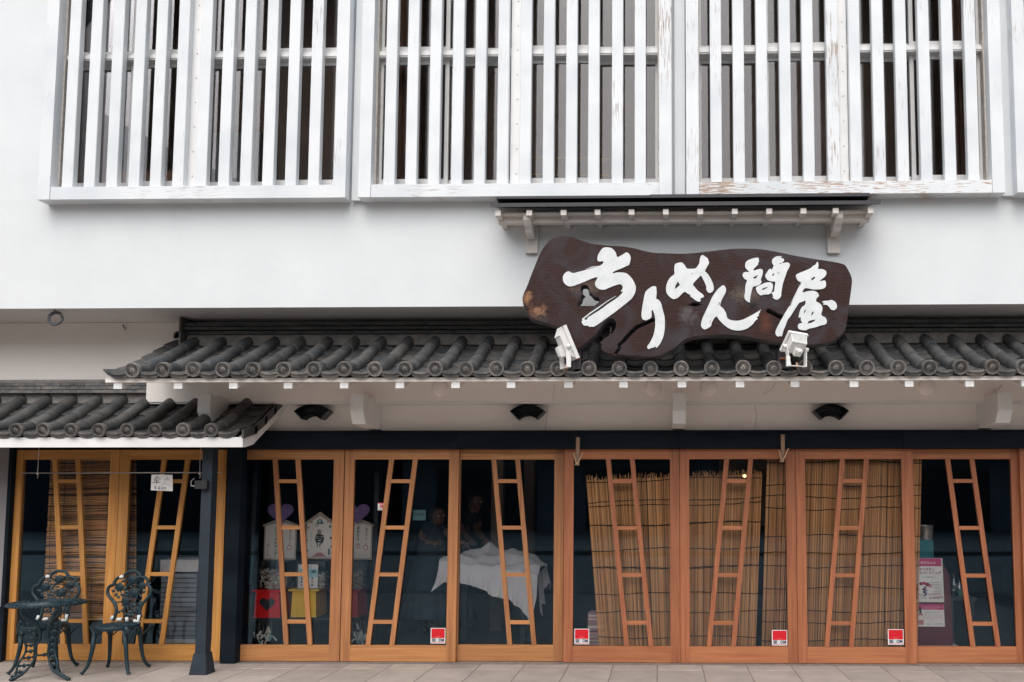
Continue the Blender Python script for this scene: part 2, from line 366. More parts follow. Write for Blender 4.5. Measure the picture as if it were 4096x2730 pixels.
for di, (a, g0, g1, b, tops, bots, dy, wd, lab) in enumerate(DOORS):
    v, h = {'': ('cedar', 'cedar_h'), 'y': ('cedar_y', 'cedar_y_h'), 'r': ('cedar_red', 'cedar_red_h')}[wd]
    xa_, x0, x1, xb_ = (X_(q, 1838, dy) for q in (a, g0, g1, b))
    d = bpy.data.objects.new('sliding_door', None); col.objects.link(d); d.parent = shop; d.location = ((xa_+xb_)/2, dy, ZD0)
    if lab: d['label'] = lab
    y0, y1 = dy, dy+.04
    MB().box(xa_+.002, x0, y0, y1, ZD0, ZD1, M[v]).build('stile', d)
    MB().box(x1, xb_-.002, y0, y1, ZD0, ZD1, M[v]).build('stile', d)
    MB().box(x0, x1, y0+.003, y1, ZG1, ZD1, M[h]).build('top_rail', d)
    MB().box(x0, x1, y0+.003, y1, ZD0, ZG0, M[h]).build('bottom_rail', d)
    MB().box(x0+.001, x1-.001, y0+.022, y0+.027, ZG0+.001, ZG1-.001, M['glass']).build('glass_pane', d)
    zt, zb = ZG1, ZG0; lads = []
    for t, q in zip(tops, bots):
        xt, xq = X_(t, 1838, dy), X_(q, 2584, dy); w = .0215; lads.append((xt, xq))
        MB().prism([(xt-w, zt), (xt+w, zt), (xq+w, zb), (xq-w, zb)], dy-.001, dy+.02, M[v]).build('ladder_stile', d)
    for ry in RY:
        zc = Z_(2600, ry, dy); t = (zt-zc)/(zt-zb)
        e0 = lads[0][0]+(lads[0][1]-lads[0][0])*t+.0215; e1 = lads[1][0]+(lads[1][1]-lads[1][0])*t-.0215
        MB().prism([(e0-.001, zc-.017), (e1+.001, zc-.017), (e1-.001, zc+.017), (e0+.001, zc+.017)], dy+.002, dy+.019, M[h]).build('rung', d)
    if di == 3:
        sticker(d, 1722, 2513, 1782, 2575, dy+.0205)
        a_, b_ = P(1511, 2042, dy+.0205), P(1536, 2012, dy+.0205); w, hh = b_.x-a_.x+.01, b_.z-a_.z
        MB().box(a_.x, a_.x+w, dy+.0205, dy+.0215, a_.z, b_.z, M['white']).box(a_.x, a_.x+w, dy+.0198, dy+.0205, b_.z-.12*hh, b_.z, M['st_red'])\
            .box(a_.x+.28*w, a_.x+.72*w, dy+.0198, dy+.0205, a_.z+.34*hh, a_.z+.78*hh, M['st_red']).text('P', a_.x+.4*w, a_.z+.42*hh, dy+.0192, .4*hh, M['white'])\
            .text('PayPay', a_.x+.12*w, a_.z+.10*hh, dy+.0192, .2*hh, M['black'], w=.76*w).build('payment_sticker', d)
    if di == 5: sticker(d, 2297, 2516, 2357, 2578, dy+.0205)
    if di == 6: sticker(d, 3088, 2521, 3149, 2583, dy+.0205)
    if di == 7: sticker(d, 3552, 2518, 3614, 2580, dy+.0205)
# ------------------------------------------------------------------ interior of the ground floor
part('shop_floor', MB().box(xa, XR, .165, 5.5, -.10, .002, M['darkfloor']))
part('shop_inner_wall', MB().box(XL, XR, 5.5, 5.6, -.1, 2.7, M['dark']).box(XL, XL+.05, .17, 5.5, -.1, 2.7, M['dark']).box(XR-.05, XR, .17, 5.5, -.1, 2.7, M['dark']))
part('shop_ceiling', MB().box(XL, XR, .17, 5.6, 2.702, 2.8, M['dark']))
# ------------------------------------------------------------------ overhanging upper storey
YU = -.62
Z_W = [Z_(1000, 797, -.76), Z_(2000, 789, -.76), Z_(3400, 770, -.76)]
ZWB = sum(Z_W)/3
ZTOP = 7.6
WIN = [  # outer left, outer right (px at the foot), slats
 (150, 1381, [267, 355, 444, 533, 619, 709, 801, 892, 980, 1069, 1160, 1252], 765),
 (1432, 2687, [1555, 1642, 1733, 1825, 1916, 2008, 2099, 2192, 2284, 2374, 2469, 2561], 2061),
 (2746, 4022, [2866, 2958, 3052, 3146, 3238, 3338, 3428, 3523, 3616, 3709, 3805, 3898], 3374),
 (4070, 5290, [4190+89*i for i in range(12)], 4690)]
FR = .105
ZR0, ZR1 = ZWB, ZWB+.11
sof = MB().box(XL, XR, YU+.012, 0.0, ZC, ZC+.06, M['soffit']); part('soffit', sof)
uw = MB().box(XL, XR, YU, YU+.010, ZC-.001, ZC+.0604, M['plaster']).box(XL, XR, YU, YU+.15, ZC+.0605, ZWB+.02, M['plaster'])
opens = []
for (a, b, sl, al) in WIN:
    opens.append((X_(a, 790, -.76)+.02, X_(b, 790, -.76)-.02))
prev = XL
for (a, b) in opens:
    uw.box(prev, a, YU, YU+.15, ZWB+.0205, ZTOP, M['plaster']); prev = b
part('upper_wall', uw)
# pilaster joints between the windows
for (a, b) in zip(opens[:-1], opens[1:]):
    xm = (a[1]+b[0])/2
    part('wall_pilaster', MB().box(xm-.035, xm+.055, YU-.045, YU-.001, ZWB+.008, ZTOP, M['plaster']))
part('upper_room_wall', MB().box(XL, XR, 1.6, 1.7, ZC+.1, ZTOP, M['upint']).box(XL, XL+.05, YU+.16, 1.6, ZC+.1, ZTOP, M['upint']).box(XR-.05, XR, YU+.16, 1.6, ZC+.1, ZTOP, M['upint']))
for (a, b) in zip(opens[:-1], opens[1:]):
    part('upper_room_partition', MB().box((a[1]+b[0])/2-.04, (a[1]+b[0])/2+.04, YU+.16, 1.595, ZC+.1, ZTOP, M['upint']))
part('upper_room_floor', MB().box(XL, XR, YU+.16, 1.7, ZC+.062, ZC+.098, M['darkfloor']))
part('upper_room_ceiling', MB().box(XL, XR, YU+.16, 1.7, ZTOP, ZTOP+.1, M['upint']))
part('upper_roof_slab', MB().box(XL, XR, YU-.2, 1.8, ZTOP+.101, ZTOP+.3, M['soffit']))
TRZ0, TRZ1 = Z_(2000, 246, -.56), Z_(2000, 216, -.56)
slat_me = {}
def slat_mesh(w, key):
    if (w, key) not in slat_me:
        m = MB(); h = ZTOP-ZR1-.004; b = .004
        y0, y1 = -.735, -.675
        x = w/2
        prof = [(-x+b, y0), (x-b, y0), (x, y0+b), (x, y1), (-x, y1), (-x, y0+b)]
        n = len(prof)
        m.add([(p[0], p[1], 0) for p in prof]+[(p[0], p[1], h) for p in prof], [(i, (i+1) % n, n+(i+1) % n, n+i) for i in range(n)]+[tuple(reversed(range(n))), tuple(range(n, 2*n))], M[key])
        slat_me[(w, key)] = m.mesh('slat')
    return slat_me[(w, key)]
WEAR = [['peel0']*11+['peel1'], ['peel1', 'peel0', 'peel0', 'peel0', 'peel0', 'peel1', 'peel0', 'peel1', 'peel0', 'peel1', 'peel1', 'peel1'],
        ['peel1', 'peel1', 'peel1', 'peel0', 'peel1', 'peel2', 'peel0', 'peel1', 'peel1', 'peel1', 'peel0', 'peel1'], ['peel1']*12]
wl = ['slatted window with dark interior, nearest the bare plaster wall', 'slatted window above the small metal canopy',
      'slatted window with the most flaked and bare bottom rail', 'slatted window cut by the edge of the frame']
for wi, (a, b, sl, al) in enumerate(WIN):
    xL, xR = X_(a, 790, -.76), X_(b, 790, -.76)
    w = bpy.data.objects.new('lattice_window', None); col.objects.link(w); w.parent = shop; w.location = ((xL+xR)/2, YU, ZR0); w['label'] = wl[wi]
    st_l = 'peel0' if wi == 0 else ('peel0' if wi == 1 else 'peel1'); st_r = 'peel0' if wi == 0 else 'peel1'
    def stile(x0, key):
        m = MB().box(0, FR, -.765, YU-.001, 0, ZTOP-ZR0, M[key]); m.build('frame_stile', w, (x0, 0, ZR0))
    stile(xL, st_l); stile(xR-FR, 'peel2' if wi == 1 else st_r)
    rk = ['railp', 'railp', 'railb', 'railp'][wi]
    m = MB().box(0, xR-xL-2*FR-.004, -.758, YU-.001, 0, ZR1-ZR0, M[rk]); m.build('frame_rail', w, (xL+FR+.002, 0, ZR0+.002))
    MB().box(xL+FR, xL+FR+.012, -.67, YU+.05, ZR1, ZTOP, M['dirtline']).build('sealant', w); MB().box(xR-FR-.012, xR-FR, -.67, YU+.05, ZR1, ZTOP, M['dirtline']).build('sealant', w)
    for i, (s_, k) in enumerate(zip(sl, WEAR[wi])):
        x = X_(s_, 745, -.735)
        link(slat_mesh(.096 if not (wi == 2 and i == 5) else .104, k), 'slat', w, (x, R.uniform(-.002, .002), ZR1+.002))
    # aluminium cover strip with screws
    x = X_(al, 745, -.66)
    m = MB().box(x-.04, x+.04, -.665, -.655, ZR1, ZTOP, M['alu']).box(x-.045, x-.04, -.672, -.60, ZR1, ZTOP, M['alu']).box(x+.04, x+.045, -.672, -.60, ZR1, ZTOP, M['alu'])
    z = ZR1+.12
    while z < ZTOP: m.tube([(x+.01, -.669, z), (x+.01, -.664, z)], .005, M['steel'], 6); z += .22
    m.build('cover_strip', w)
    xm = x
    # sashes
    i0, i1 = xL+FR, xR-FR; zb = ZR1+.025
    MB().box(i0, i1, YU-.03, YU+.12, TRZ0, TRZ0+.045, M['alu']).box(i0, i1, YU-.012, YU+.12, TRZ0+.047, TRZ1, M['alu']).box(i0, i1, YU-.038, YU-.0305, TRZ0+.012, TRZ0+.020, M['alu']).build('transom', w)
    MB().box(xm-.03, xm+.03, YU+.02, YU+.12, zb, ZTOP, M['alu']).build('mullion', w)
    MB().box(i0, i1, YU+.0, YU+.12, zb, zb+.03, M['alu']).build('sash_track', w)
    for (c0, c1) in ((i0, xm-.03), (xm+.03, i1)):
        cm = (c0+c1)/2
        for (z0, z1) in ((zb+.03, TRZ0-.002), (TRZ1+.002, ZTOP)):
            for k, (s0, s1) in enumerate(((c0, cm+.02), (cm-.02, c1))):
                yy = YU+.03+ (.035 if (k+wi) % 2 == 0 else 0)
                t = .035; tb = .055
                m = MB().box(s0, s0+t, yy, yy+.025, z0, z1, M['alu']).box(s1-t, s1, yy, yy+.025, z0, z1, M['alu'])
                m.box(s0+t, s1-t, yy+.001, yy+.024, z0, z0+tb, M['alu']).box(s0+t, s1-t, yy+.001, yy+.024, z1-t, z1, M['alu'])
                m.build('sash_frame', w)
                MB().box(s0+t+.001, s1-t-.001, yy+.010, yy+.014, z0+tb, z1-t, M['glass_up']).build('glass_pane', w)
# ------------------------------------------------------------------ the beam, corbels, lamps, fan shaped vents
YB = -.20
zb1 = Z_(2000, 1526, YB)+.05; zb0 = Z_(2000, 1613, YB)
xbl = X_(585, 1570, YB)
part('eaves_beam', MB().box(xbl, XR, YB, -.001, zb0+.016, zb1, M['plaster_lifted']).box(xbl, XR, YB+.012, -.001, zb0, zb0+.015, M['trim']))
for (c0, c1) in ((792, 843), (1402, 1455), (2691, 2743), (3990, 4049)):
    yf = -.50; x0, x1 = X_(c0, 1578, yf), X_(c1, 1578, yf); zt = Z_(1428, 1578, yf); zm = Z_(1428, 1647, yf); zl = Z_(1438, 1697, yf+.07)
    m = MB(); pr = [(yf, zt), (yf, zm), (yf+.07, zl), (-.001, zl-.02), (-.001, zt)]
    n = len(pr); m.add([(x0, y, z) for y, z in pr]+[(x1, y, z) for y, z in pr], [tuple(range(n)), tuple(reversed(range(n, 2*n)))]+[(i, n+i, n+(i+1) % n, (i+1) % n) for i in range(n)], M['trim'])
    part('corbel', m)
for px, py in ((1761, 1553), (2611, 1553), (2834, 1553), (3705, 1548)):
    c = P(px, py, YB); m = MB(); m.ball((c.x, YB, c.z), (.077, .045, .077), M['plaster_lifted'], 20, 12); part('dome_lamp', m)
def fan(px, py):
    c = P(px, 1716, -.12); m = MB(); r0, r1 = .122, .222; a0, a1 = rad(45), rad(135); n = 14
    cz = c.z; arc = lambda r, y: [(c.x+r*math.cos(a0+(a1-a0)*i/n), y, cz+r*math.sin(a0+(a1-a0)*i/n)) for i in range(n+1)]
    for r, flip in ((r0, 0), (r1, 1)):
        A, B = arc(r, -.13), arc(r, 0); Ai, Bi = arc(r+(.008 if r == r0 else -.008), -.13), arc(r+(.008 if r == r0 else -.008), 0)
        m.add(A+B, [(i, i+1, n+2+i, n+1+i) for i in range(n)], M['blackwood']); m.add(Ai+Bi, [(i, i+1, n+2+i, n+1+i) for i in range(n)], M['blackwood'])
        m.add(A+Ai, [(i, i+1, n+2+i, n+1+i) for i in range(n)], M['blackwood'])
    for a in (a0, a1):
        p0 = (c.x+r0*math.cos(a), cz+r0*math.sin(a)); p1 = (c.x+r1*math.cos(a), cz+r1*math.sin(a)); nn = (-math.sin(a)*.008, math.cos(a)*.008)
        if a == a1: nn = (-nn[0], -nn[1])
        m.prism([p0, p1, (p1[0]+nn[0], p1[1]+nn[1]), (p0[0]+nn[0], p0[1]+nn[1])], -.13, 0, M['fan'])
    A, B = arc(r0, -.03), arc(r1, -.03); m.add(A+B, [(i, i+1, n+2+i, n+1+i) for i in range(n)], M['black'])
    rr = arc((r0+r1)/2+.01, -.035); m.tube(rr, .003, M['steel'], 4)
    part('fan_vent', m)
M['fan'] = mat('vent_metal', (.045, .055, .07), (.06, .07, .085), 8, .5)
fan(1243, 1650); fan(2108, 1650); fan(3327, 1648)
M['crack'] = mat('crack_line', (.30, .26, .24), (.40, .36, .33), 30, .9)
def crack(pts, Y, r=.0016):
    q = []
    for (a, b) in zip(pts[:-1], pts[1:]):
        for k in range(5):
            t = k/5; q.append(P(a[0]+(b[0]-a[0])*t+R.uniform(-2.5, 2.5), a[1]+(b[1]-a[1])*t, Y))
    q.append(P(*pts[-1], Y)); MB().tube([(p.x, Y, p.z) for p in q], r, M['crack'], 4).build('plaster_crack', shop)
crack([(2185, 1622), (2192, 1650), (2183, 1690), (2182, 1724)], -.001)
crack([(3018, 1622), (3026, 1655), (3021, 1700), (3022, 1722)], -.001)
crack([(3102, 1530), (3090, 1555), (3053, 1580)], YB-.001)
crack([(2220, 1535), (2216, 1580), (2213, 1610)], YB-.001, .001)
crack([(3988, 1572), (3975, 1560), (3990, 1560), (4005, 1545), (4008, 1538)], YB-.001, .002)
# ------------------------------------------------------------------ porch post at the low eave
gp = G(805, 2702); yp = gp.y+.075; xp = P(811, 2616, yp).x
bw = P(857, 2700, yp-.1).x-P(753, 2700, yp-.1).x; ph = Z_(811, 2616, yp-.06)
post = bpy.data.objects.new('porch_post', None); col.objects.link(post); post.parent = shop; post.location = (xp, yp, 0)
def frustum(m, x, y, z0, z1, a, b, mt):
    v = [(x-a, y-a, z0), (x+a, y-a, z0), (x+a, y+a, z0), (x-a, y+a, z0), (x-b, y-b, z1), (x+b, y-b, z1), (x+b, y+b, z1), (x-b, y+b, z1)]
    return m.add(v, [(3, 2, 1, 0), (4, 5, 6, 7)]+[(i, (i+1) % 4, 4+(i+1) % 4, 4+i) for i in range(4)], mt)
M['postpaint'] = mat('black_post_paint', (.006, .014, .024), (.014, .024, .036), 5, .7, .15, 60)
frustum(MB(), xp, yp, 0, ph, bw*.34, bw*.34*.70, M['postpaint']).build('post_base', post)
frustum(MB(), xp, yp, ph+.0005, 1.985, .044, .044, M['postpaint']).build('post_shaft', post)
c = P(812, 1940, yp-.05)
MB().box(c.x-.055, c.x+.05, yp-.085, yp-.046, c.z-.035, c.z+.035, M['black']).tube([(c.x-.055, yp-.08, c.z-.01), (c.x-.085, yp-.08, c.z-.012), (c.x-.087, yp-.08, c.z+.03), (c.x-.06, yp-.08, c.z+.055)], .004, M['steel'], 5).build('bracket', post)
# ------------------------------------------------------------------ tiled roofs
def profile(pts, n=40):
    """smooth (y, z) curve through pts, with arc length lookup"""
    out = []
    Pn = [pts[0]]+list(pts)+[pts[-1]]
    for i in range(1, len(Pn)-2):
        p0, p1, p2, p3 = (Vector(q) for q in Pn[i-1:i+3])
        for k in range(n):
            t = k/n; out.append(.5*((2*p1)+(p2-p0)*t+(2*p0-5*p1+4*p2-p3)*t*t+(3*p1-p0-3*p2+p3)*t**3))
    out.append(Vector(pts[-1])); s = [0]
    for a, b in zip(out[:-1], out[1:]): s.append(s[-1]+(b-a).length)
    def at(d):
        if d <= 0: i = 1
        elif d >= s[-1]: i = len(out)-1
        else:
            i = next(j for j in range(1, len(s)) if s[j] >= d)
        t = (d-s[i-1])/(s[i]-s[i-1]); return out[i-1].lerp(out[i], t)
    return at, s[-1]
def cover_mesh(l, r0, r1, disc=None, n=10):
    """half round tile from the origin along +y, wide end first"""
    m = MB(); vs_ = []
    rows = [(0, r0), (.012, r0*1.03), (l*.5, (r0+r1)/2), (l, r1)]
    for y, r in rows:
        for j in range(n+1):
            a = rad(-25)+rad(230)*j/n; vs_.append((r*math.cos(a), y, r*math.sin(a)))
    m.add(vs_, [(i*(n+1)+j, i*(n+1)+j+1, (i+1)*(n+1)+j+1, (i+1)*(n+1)+j) for i in range(len(rows)-1) for j in range(n)], M['tile'], True)
    th = .012; fr = [((r0)*math.cos(rad(-25)+rad(230)*j/n), 0, (r0)*math.sin(rad(-25)+rad(230)*j/n)) for j in range(n+1)]
    fi = [(x*(1-th/r0), 0, z*(1-th/r0)) for x, y, z in fr]
    m.add(fr+fi, [(j, n+1+j, n+2+j, j+1) for j in range(n)], M['tile_face'])
    if disc:
        R_ = disc; k = 28
        ring = lambda r, y: [(r*math.cos(2*math.pi*j/k), y, r*math.sin(2*math.pi*j/k)) for j in range(k)]
        rs = [(R_*.98, .03), (R_, -.004), (R_*.97, -.010), (R_*.80, -.010), (R_*.76, -.002), (R_*.36, -.002), (R_*.33, -.007), (R_*.24, -.009)]
        vs_ = []
        for r, y in rs: vs_ += ring(r, y)
        fs = [(i*k+j, i*k+(j+1) % k, (i+1)*k+(j+1) % k, (i+1)*k+j) for i in range(len(rs)-1) for j in range(k)]
        fs.append(tuple((len(rs)-1)*k+j for j in reversed(range(k))))
        m.add(vs_, fs, M['tile_face'])
        for j in range(24):
            a = 2*math.pi*j/24; u = Vector((math.cos(a), 0, math.sin(a))); t = Vector((-math.sin(a), 0, math.cos(a)))
            p0, p1 = u*R_*.40, u*R_*.74; w0, w1 = R_*.026, R_*.062; h = Vector((0, -.0085, 0)); b = Vector((0, -.001, 0))
            m.add([p0-t*w0+b, p0+t*w0+b, p1+t*w1+b, p1-t*w1+b, p0+h, p1+h], [(0, 4, 5, 3), (1, 2, 5, 4), (2, 3, 5), (0, 1, 4)], M['tile_face'])
        for j in range(7):
            a = 2*math.pi*j/6; rr = R_*.13 if j < 6 else 0
            m.ball((rr*math.cos(a), -.010, rr*math.sin(a)), R_*.055, M['tile_face'], 6, 4)
    return m
def pan_mesh(w, l, sag, eave=False, n=8, whole=False):
    m = MB(); t = .016; h = w/2; Y0 = .014
    zf = lambda x: -sag*(1-(x/h)**2)
    xs = [-h+w*j/n for j in range(n+1)]
    top = [(x, y, zf(x)) for y in (0, l) for x in xs]; bot = [(x, y, zf(x)-t) for y in (0, l) for x in xs]; k = n+1
    m.add(top, [(j, j+1, k+j+1, k+j) for j in range(n)], M['tile'], True)
    m.add(top[:k]+bot[:k], [(j+1, j, k+j, k+j+1) for j in range(n)], M['tile_face'])
    m.add(bot, [(k+j, k+j+1, j+1, j) for j in range(n)], M['tile'])
    m.add([top[0], bot[0], bot[k], top[k]], [(0, 1, 2, 3)], M['tile']); m.add([top[n], bot[n], bot[k+n], top[k+n]], [(3, 2, 1, 0)], M['tile'])
    if eave:
        dpt = .050; y = .012
        lo = [(x, y, zf(x)-dpt*(1-.62*abs(x/h)**2.2)) for x in xs]; hi = [(x, y, zf(x)+.001) for x in xs]
        lob = [(x, y+.018, z) for x, _, z in lo]; hib = [(x, y+.018, z) for x, _, z in hi]
        m.add(hi+lo+hib+lob, [(j+1, j, k+j, k+j+1) for j in range(n)]+[(k+j+1, k+j, 3*k+j, 3*k+j+1) for j in range(n)]+[(2*k+j, 2*k+j+1, 3*k+j+1, 3*k+j) for j in range(n)]
              + [(j, j+1, 2*k+j+1, 2*k+j) for j in range(n)], M['tile_face'])
        # recessed looking cartouche: four raised bars and a scroll
        a, b = -.42*h, .34*h; zc = -sag-.022
        for (x0, x1, z0, z1) in ((a, b, zc+.013, zc+.0155), (a, b, zc-.0155, zc-.013), (a, a+.003, zc-.013, zc+.013), (b-.003, b, zc-.013, zc+.013)):
            m.box(x0, x1, y-.004, y, z0, z1, M['tile_face'])
        for i in range(9):
            x = a+.008+(b-a-.016)*i/8; m.box(x-.0022, x+.0022, y-.004, y, zc-.009+.003*(i % 2), zc+.007+.002*((i*2) % 3), M['tile_face'])
        m.box(a+.006, b-.006, y-.0035, y, zc-.002, zc+.001, M['tile_face'])
    return m
def rot_link(me, name, parent, x, yz, ang, dz=0, rz=0):
    o = link(me, name, parent, (x, yz.x, yz.y+dz)); o.rotation_euler = (ang, 0, rz); return o
def tiled_roof(label, xs, sp, prof, ncov, npan, rdisc, rt, x_l, x_r, name='tiled_roof', ridge=None, left_col=False, right_col=False):
    at, LN = profile(prof)
    root = bpy.data.objects.new(name, None); col.objects.link(root); root.parent = shop; root.location = (xs[0], prof[0][0], prof[0][1]); root['label'] = label
    ang = lambda d0, d1: math.atan2(at(d1).y-at(d0).y, at(d1).x-at(d0).x)
    le = .19; lr = (LN-le)/(ncov-1)
    eave = cover_mesh(le+.03, rt, rt*.93, rdisc).mesh('eave_cover_tile'); cov = cover_mesh(lr+.035, rt*1.02, rt*.90).mesh('cover_tile')
    for x in xs:
        j = R.uniform(-.003, .003)
        rot_link(eave, 'eave_cover_tile', root, x+j, at(0), ang(0, le), R.uniform(-.003, .003), R.uniform(-.02, .02))
        for i in range(ncov-1):
            d0 = le+lr*i-.015; rot_link(cov, 'cover_tile', root, x+j+R.uniform(-.002, .002), at(d0), ang(d0, d0+lr), .004, R.uniform(-.01, .01))
    lp = LN/npan; pm = pan_mesh(sp*1.0, lp+.05, .040).mesh('pan_tile'); pe = pan_mesh(sp*.98, lp+.05, .034, True).mesh('eave_pan_tile')
    cols = [x+sp/2 for x in xs]
    if left_col: cols = [xs[0]-sp/2]+cols
    if not right_col: pass
    for x in cols:
        if x > x_r+.05: continue
        for i in range(npan):
            d0 = lp*i; a_ = ang(d0, d0+lp)-.075
            rot_link(pe if i == 0 else pm, 'eave_pan_tile' if i == 0 else 'pan_tile', root, x, at(d0), a_ if i else a_+.05, (.012 if i else .008), R.uniform(-.012, .012))
    return root, at, LN
# upper roof
YE = -1.06
ze = Z_(2600, 1474, YE)
xs0, xs1 = X_(531, 1474, YE), X_(4094, 1466, YE); sp = (xs1-xs0)/29
PU = [(YE, ze), (-.82, ze+.050), (-.50, ze+.20), (-.22, ze+.345), (-.06, ze+.425)]
xs = [xs0+sp*i for i in range(33)]
rU, atU, LU = tiled_roof('long upper tiled eave roof running under the overhanging storey', xs, sp, PU, 4, 6, .0615, .052, None, XR-.1, left_col=True)
# ridge courses (flat tiles) against the wall
xr0 = X_(757, 1320, -.12)
def course(parent, x0, x1, y0, z0, h, lnt, off, m=None, jit=.003, xend=None):
    x = x0-off*lnt; i = 0
    while x < x1:
        a, b = max(x, x0), min(x+lnt-.003, x1)
        if b-a > .02: MB().box(a, b, y0+R.uniform(-jit, jit), -.001, z0, z0+h-.007, m or M['tile']).build('ridge_tile', parent)
        x += lnt
zt_r = Z_(2000, 1291, -.14); zt_b = Z_(2000, 1336, -.14); hh = (min(zt_r, ZC-.004)-zt_b)/3
for k in range(3): course(rU, xr0, XR-.1, -.20+.02*(k == 0)-.008*k, zt_b+k*hh, hh, .235, .0 if k % 2 else .5)
MB().box(xr0, XR-.1, -.15, -.001, zt_b-.10, zt_b-.001, M['mortar']).build('mortar_bed', rU)
MB().box(X_(721, 1320, -.24), xr0+.0, -.26, -.001, zt_b-.14, ZC-.001, M['tile']).build('ridge_end_tile', rU)
# left verge roll of the upper roof near the ridge
cv = cover_mesh(.22, .05, .05).mesh('verge_tile'); p_ = P(700, 1335, -.20); o_ = link(cv, 'verge_tile', rU, (p_.x+.04, -.21, p_.z-.03)); o_.rotation_euler = (.3, 0, 0)
# left, lower roof
YE2 = -.80
ze2 = Z_(450, 1720, YE2)
a0, a1 = X_(64, 1720, YE2), X_(844, 1720, YE2); sp2 = (a1-a0)/7
xs2 = [a1-sp2*i for i in range(10, -1, -1)]
zw2 = Z_(450, 1592, -.06)
PL = [(YE2, ze2), (-.60, ze2+.045), (-.34, ze2+.045+(zw2-ze2)*.40), (-.06, zw2+.005)]
rL, atL, LL = tiled_roof('short lower tiled eave roof over the garden chairs', xs2, sp2, PL, 4, 5, .0575, .050, None, 9)
ztr = Z_(300, 1531, -.10); zbr = Z_(300, 1574, -.14); h2 = (ztr-zbr)/3
for k in range(3): course(rL, XL, xbl-.0, (-.17, -.155, -.14)[k], zbr+k*h2, h2, .228*(1 if k else 1), (.35, .8, .1)[k], M['tile_face'])
MB().box(XL, xbl+.5, -.12, -.001, zbr-.09, zbr-.001, M['mortar']).build('mortar_bed', rL)
MB().box(XL, xbl, -.09, -.001, ztr+.001, ztr+.028, M['mortar']).build('mortar_cap', rL)
# white fascia, soffit and gable board of the lower roof
XG = X_(970, 1770, -.775)
zf1 = Z_(500, 1752, -.77); zf0 = Z_(500, 1790, -.77)
part('fascia_board', MB().box(XL, XG, -.77, -.735, zf0, zf1+.004, M['trim']))
top = [(-.734, 1.99), (-.66, 2.02), (-.42, 2.10), (-.28, 2.20), (-.10, 2.32), (-.002, 2.39)]
bot = [(-.734, zf0), (-.58, zf0+.035), (-.36, 2.06), (-.12, 2.19), (-.002, 2.26)]
pr = top+list(reversed(bot)); n = len(pr); m = MB()
x0, x1 = XG-.05, XG
fl = [(x0, y, z) for y, z in pr]; fr = [(x1, y, z) for y, z in pr]
tess = tessellate_polygon([[Vector((y, z, 0)) for y, z in pr]])
m.add(fl, [tuple(t) for t in tess], M['trim']); m.add(fr, [tuple(t) for t in tess], M['trim'])
m.add(fl+fr, [(i, (i+1) % n, n+(i+1) % n, n+i) for i in range(n)], M['trim']); part('gable_board', m)
m = MB(); A = [(XL, y, z-.004) for y, z in top]; B = [(XG-.052, y, z-.004) for y, z in top]; k = len(top)
m.add(A+B, [(i, i+1, k+i+1, k+i) for i in range(k-1)], M['blackwood'])
m.box(XL, XG-.052, -.733, -.64, zf0+.01, zf0+.03, M['trim']); part('roof_boarding', m)
# verge tiles of the lower roof: edge plates stepping up
vt = atL
for i in range(4):
    d0 = LL/4*i+.01; p = atL(d0); q = atL(min(d0+LL/4+.05, LL))
    MB().add([(XG-.001, p.x, p.y-.075), (XG+.014, p.x, p.y-.075), (XG+.014, q.x, q.y-.085), (XG-.001, q.x, q.y-.085), (XG-.001, p.x, p.y-.005), (XG+.014, p.x, p.y-.005), (XG+.014, q.x, q.y-.012), (XG-.001, q.x, q.y-.012)],
             [(0, 1, 2, 3), (4, 7, 6, 5), (0, 4, 5, 1), (2, 6, 7, 3), (1, 5, 6, 2), (0, 3, 7, 4)], M['tile']).build('verge_tile', rL)
# upper roof underside: fascia, boarding, rafters
zfa = Z_(2600, 1511, -1.0); zfb = Z_(2600, 1525, -1.0)
xu0 = X_(425, 1515, -1.0)
part('fascia_board', MB().box(xu0, XR, -1.01, -.985, zfb, zfa+.004, M['plaster_lifted']))
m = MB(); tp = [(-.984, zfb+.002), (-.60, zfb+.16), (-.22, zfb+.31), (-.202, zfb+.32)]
m.add([(xu0, y, z) for y, z in tp]+[(XR, y, z) for y, z in tp], [(i, i+1, 4+i+1, 4+i) for i in range(3)], M['plaster_lifted']); part('roof_boarding', m)
rf = MB(); w = .034; hgt = .052
prf = [(-1.0, zfb-hgt), (-1.0, zfb-.001), (-.205, zfb+.315), (-.205, zfb+.25), (-.60, zfb+.095)]
rf.add([(-w, y, z) for y, z in prf]+[(w, y, z) for y, z in prf], [tuple(range(5)), tuple(reversed(range(5, 10)))]+[(i, 5+i, 5+(i+1) % 5, (i+1) % 5) for i in range(5)], M['trim'])
rfm = rf.mesh('rafter')
for px in (471, 712, 933, 1152, 1376, 1599, 1822, 2044, 2274, 2494, 2728, 2960, 3180, 3416, 3637, 3879, 4104, 4330):
    link(rfm, 'rafter', shop, (X_(px, 1540, -1.0), 0, 0))
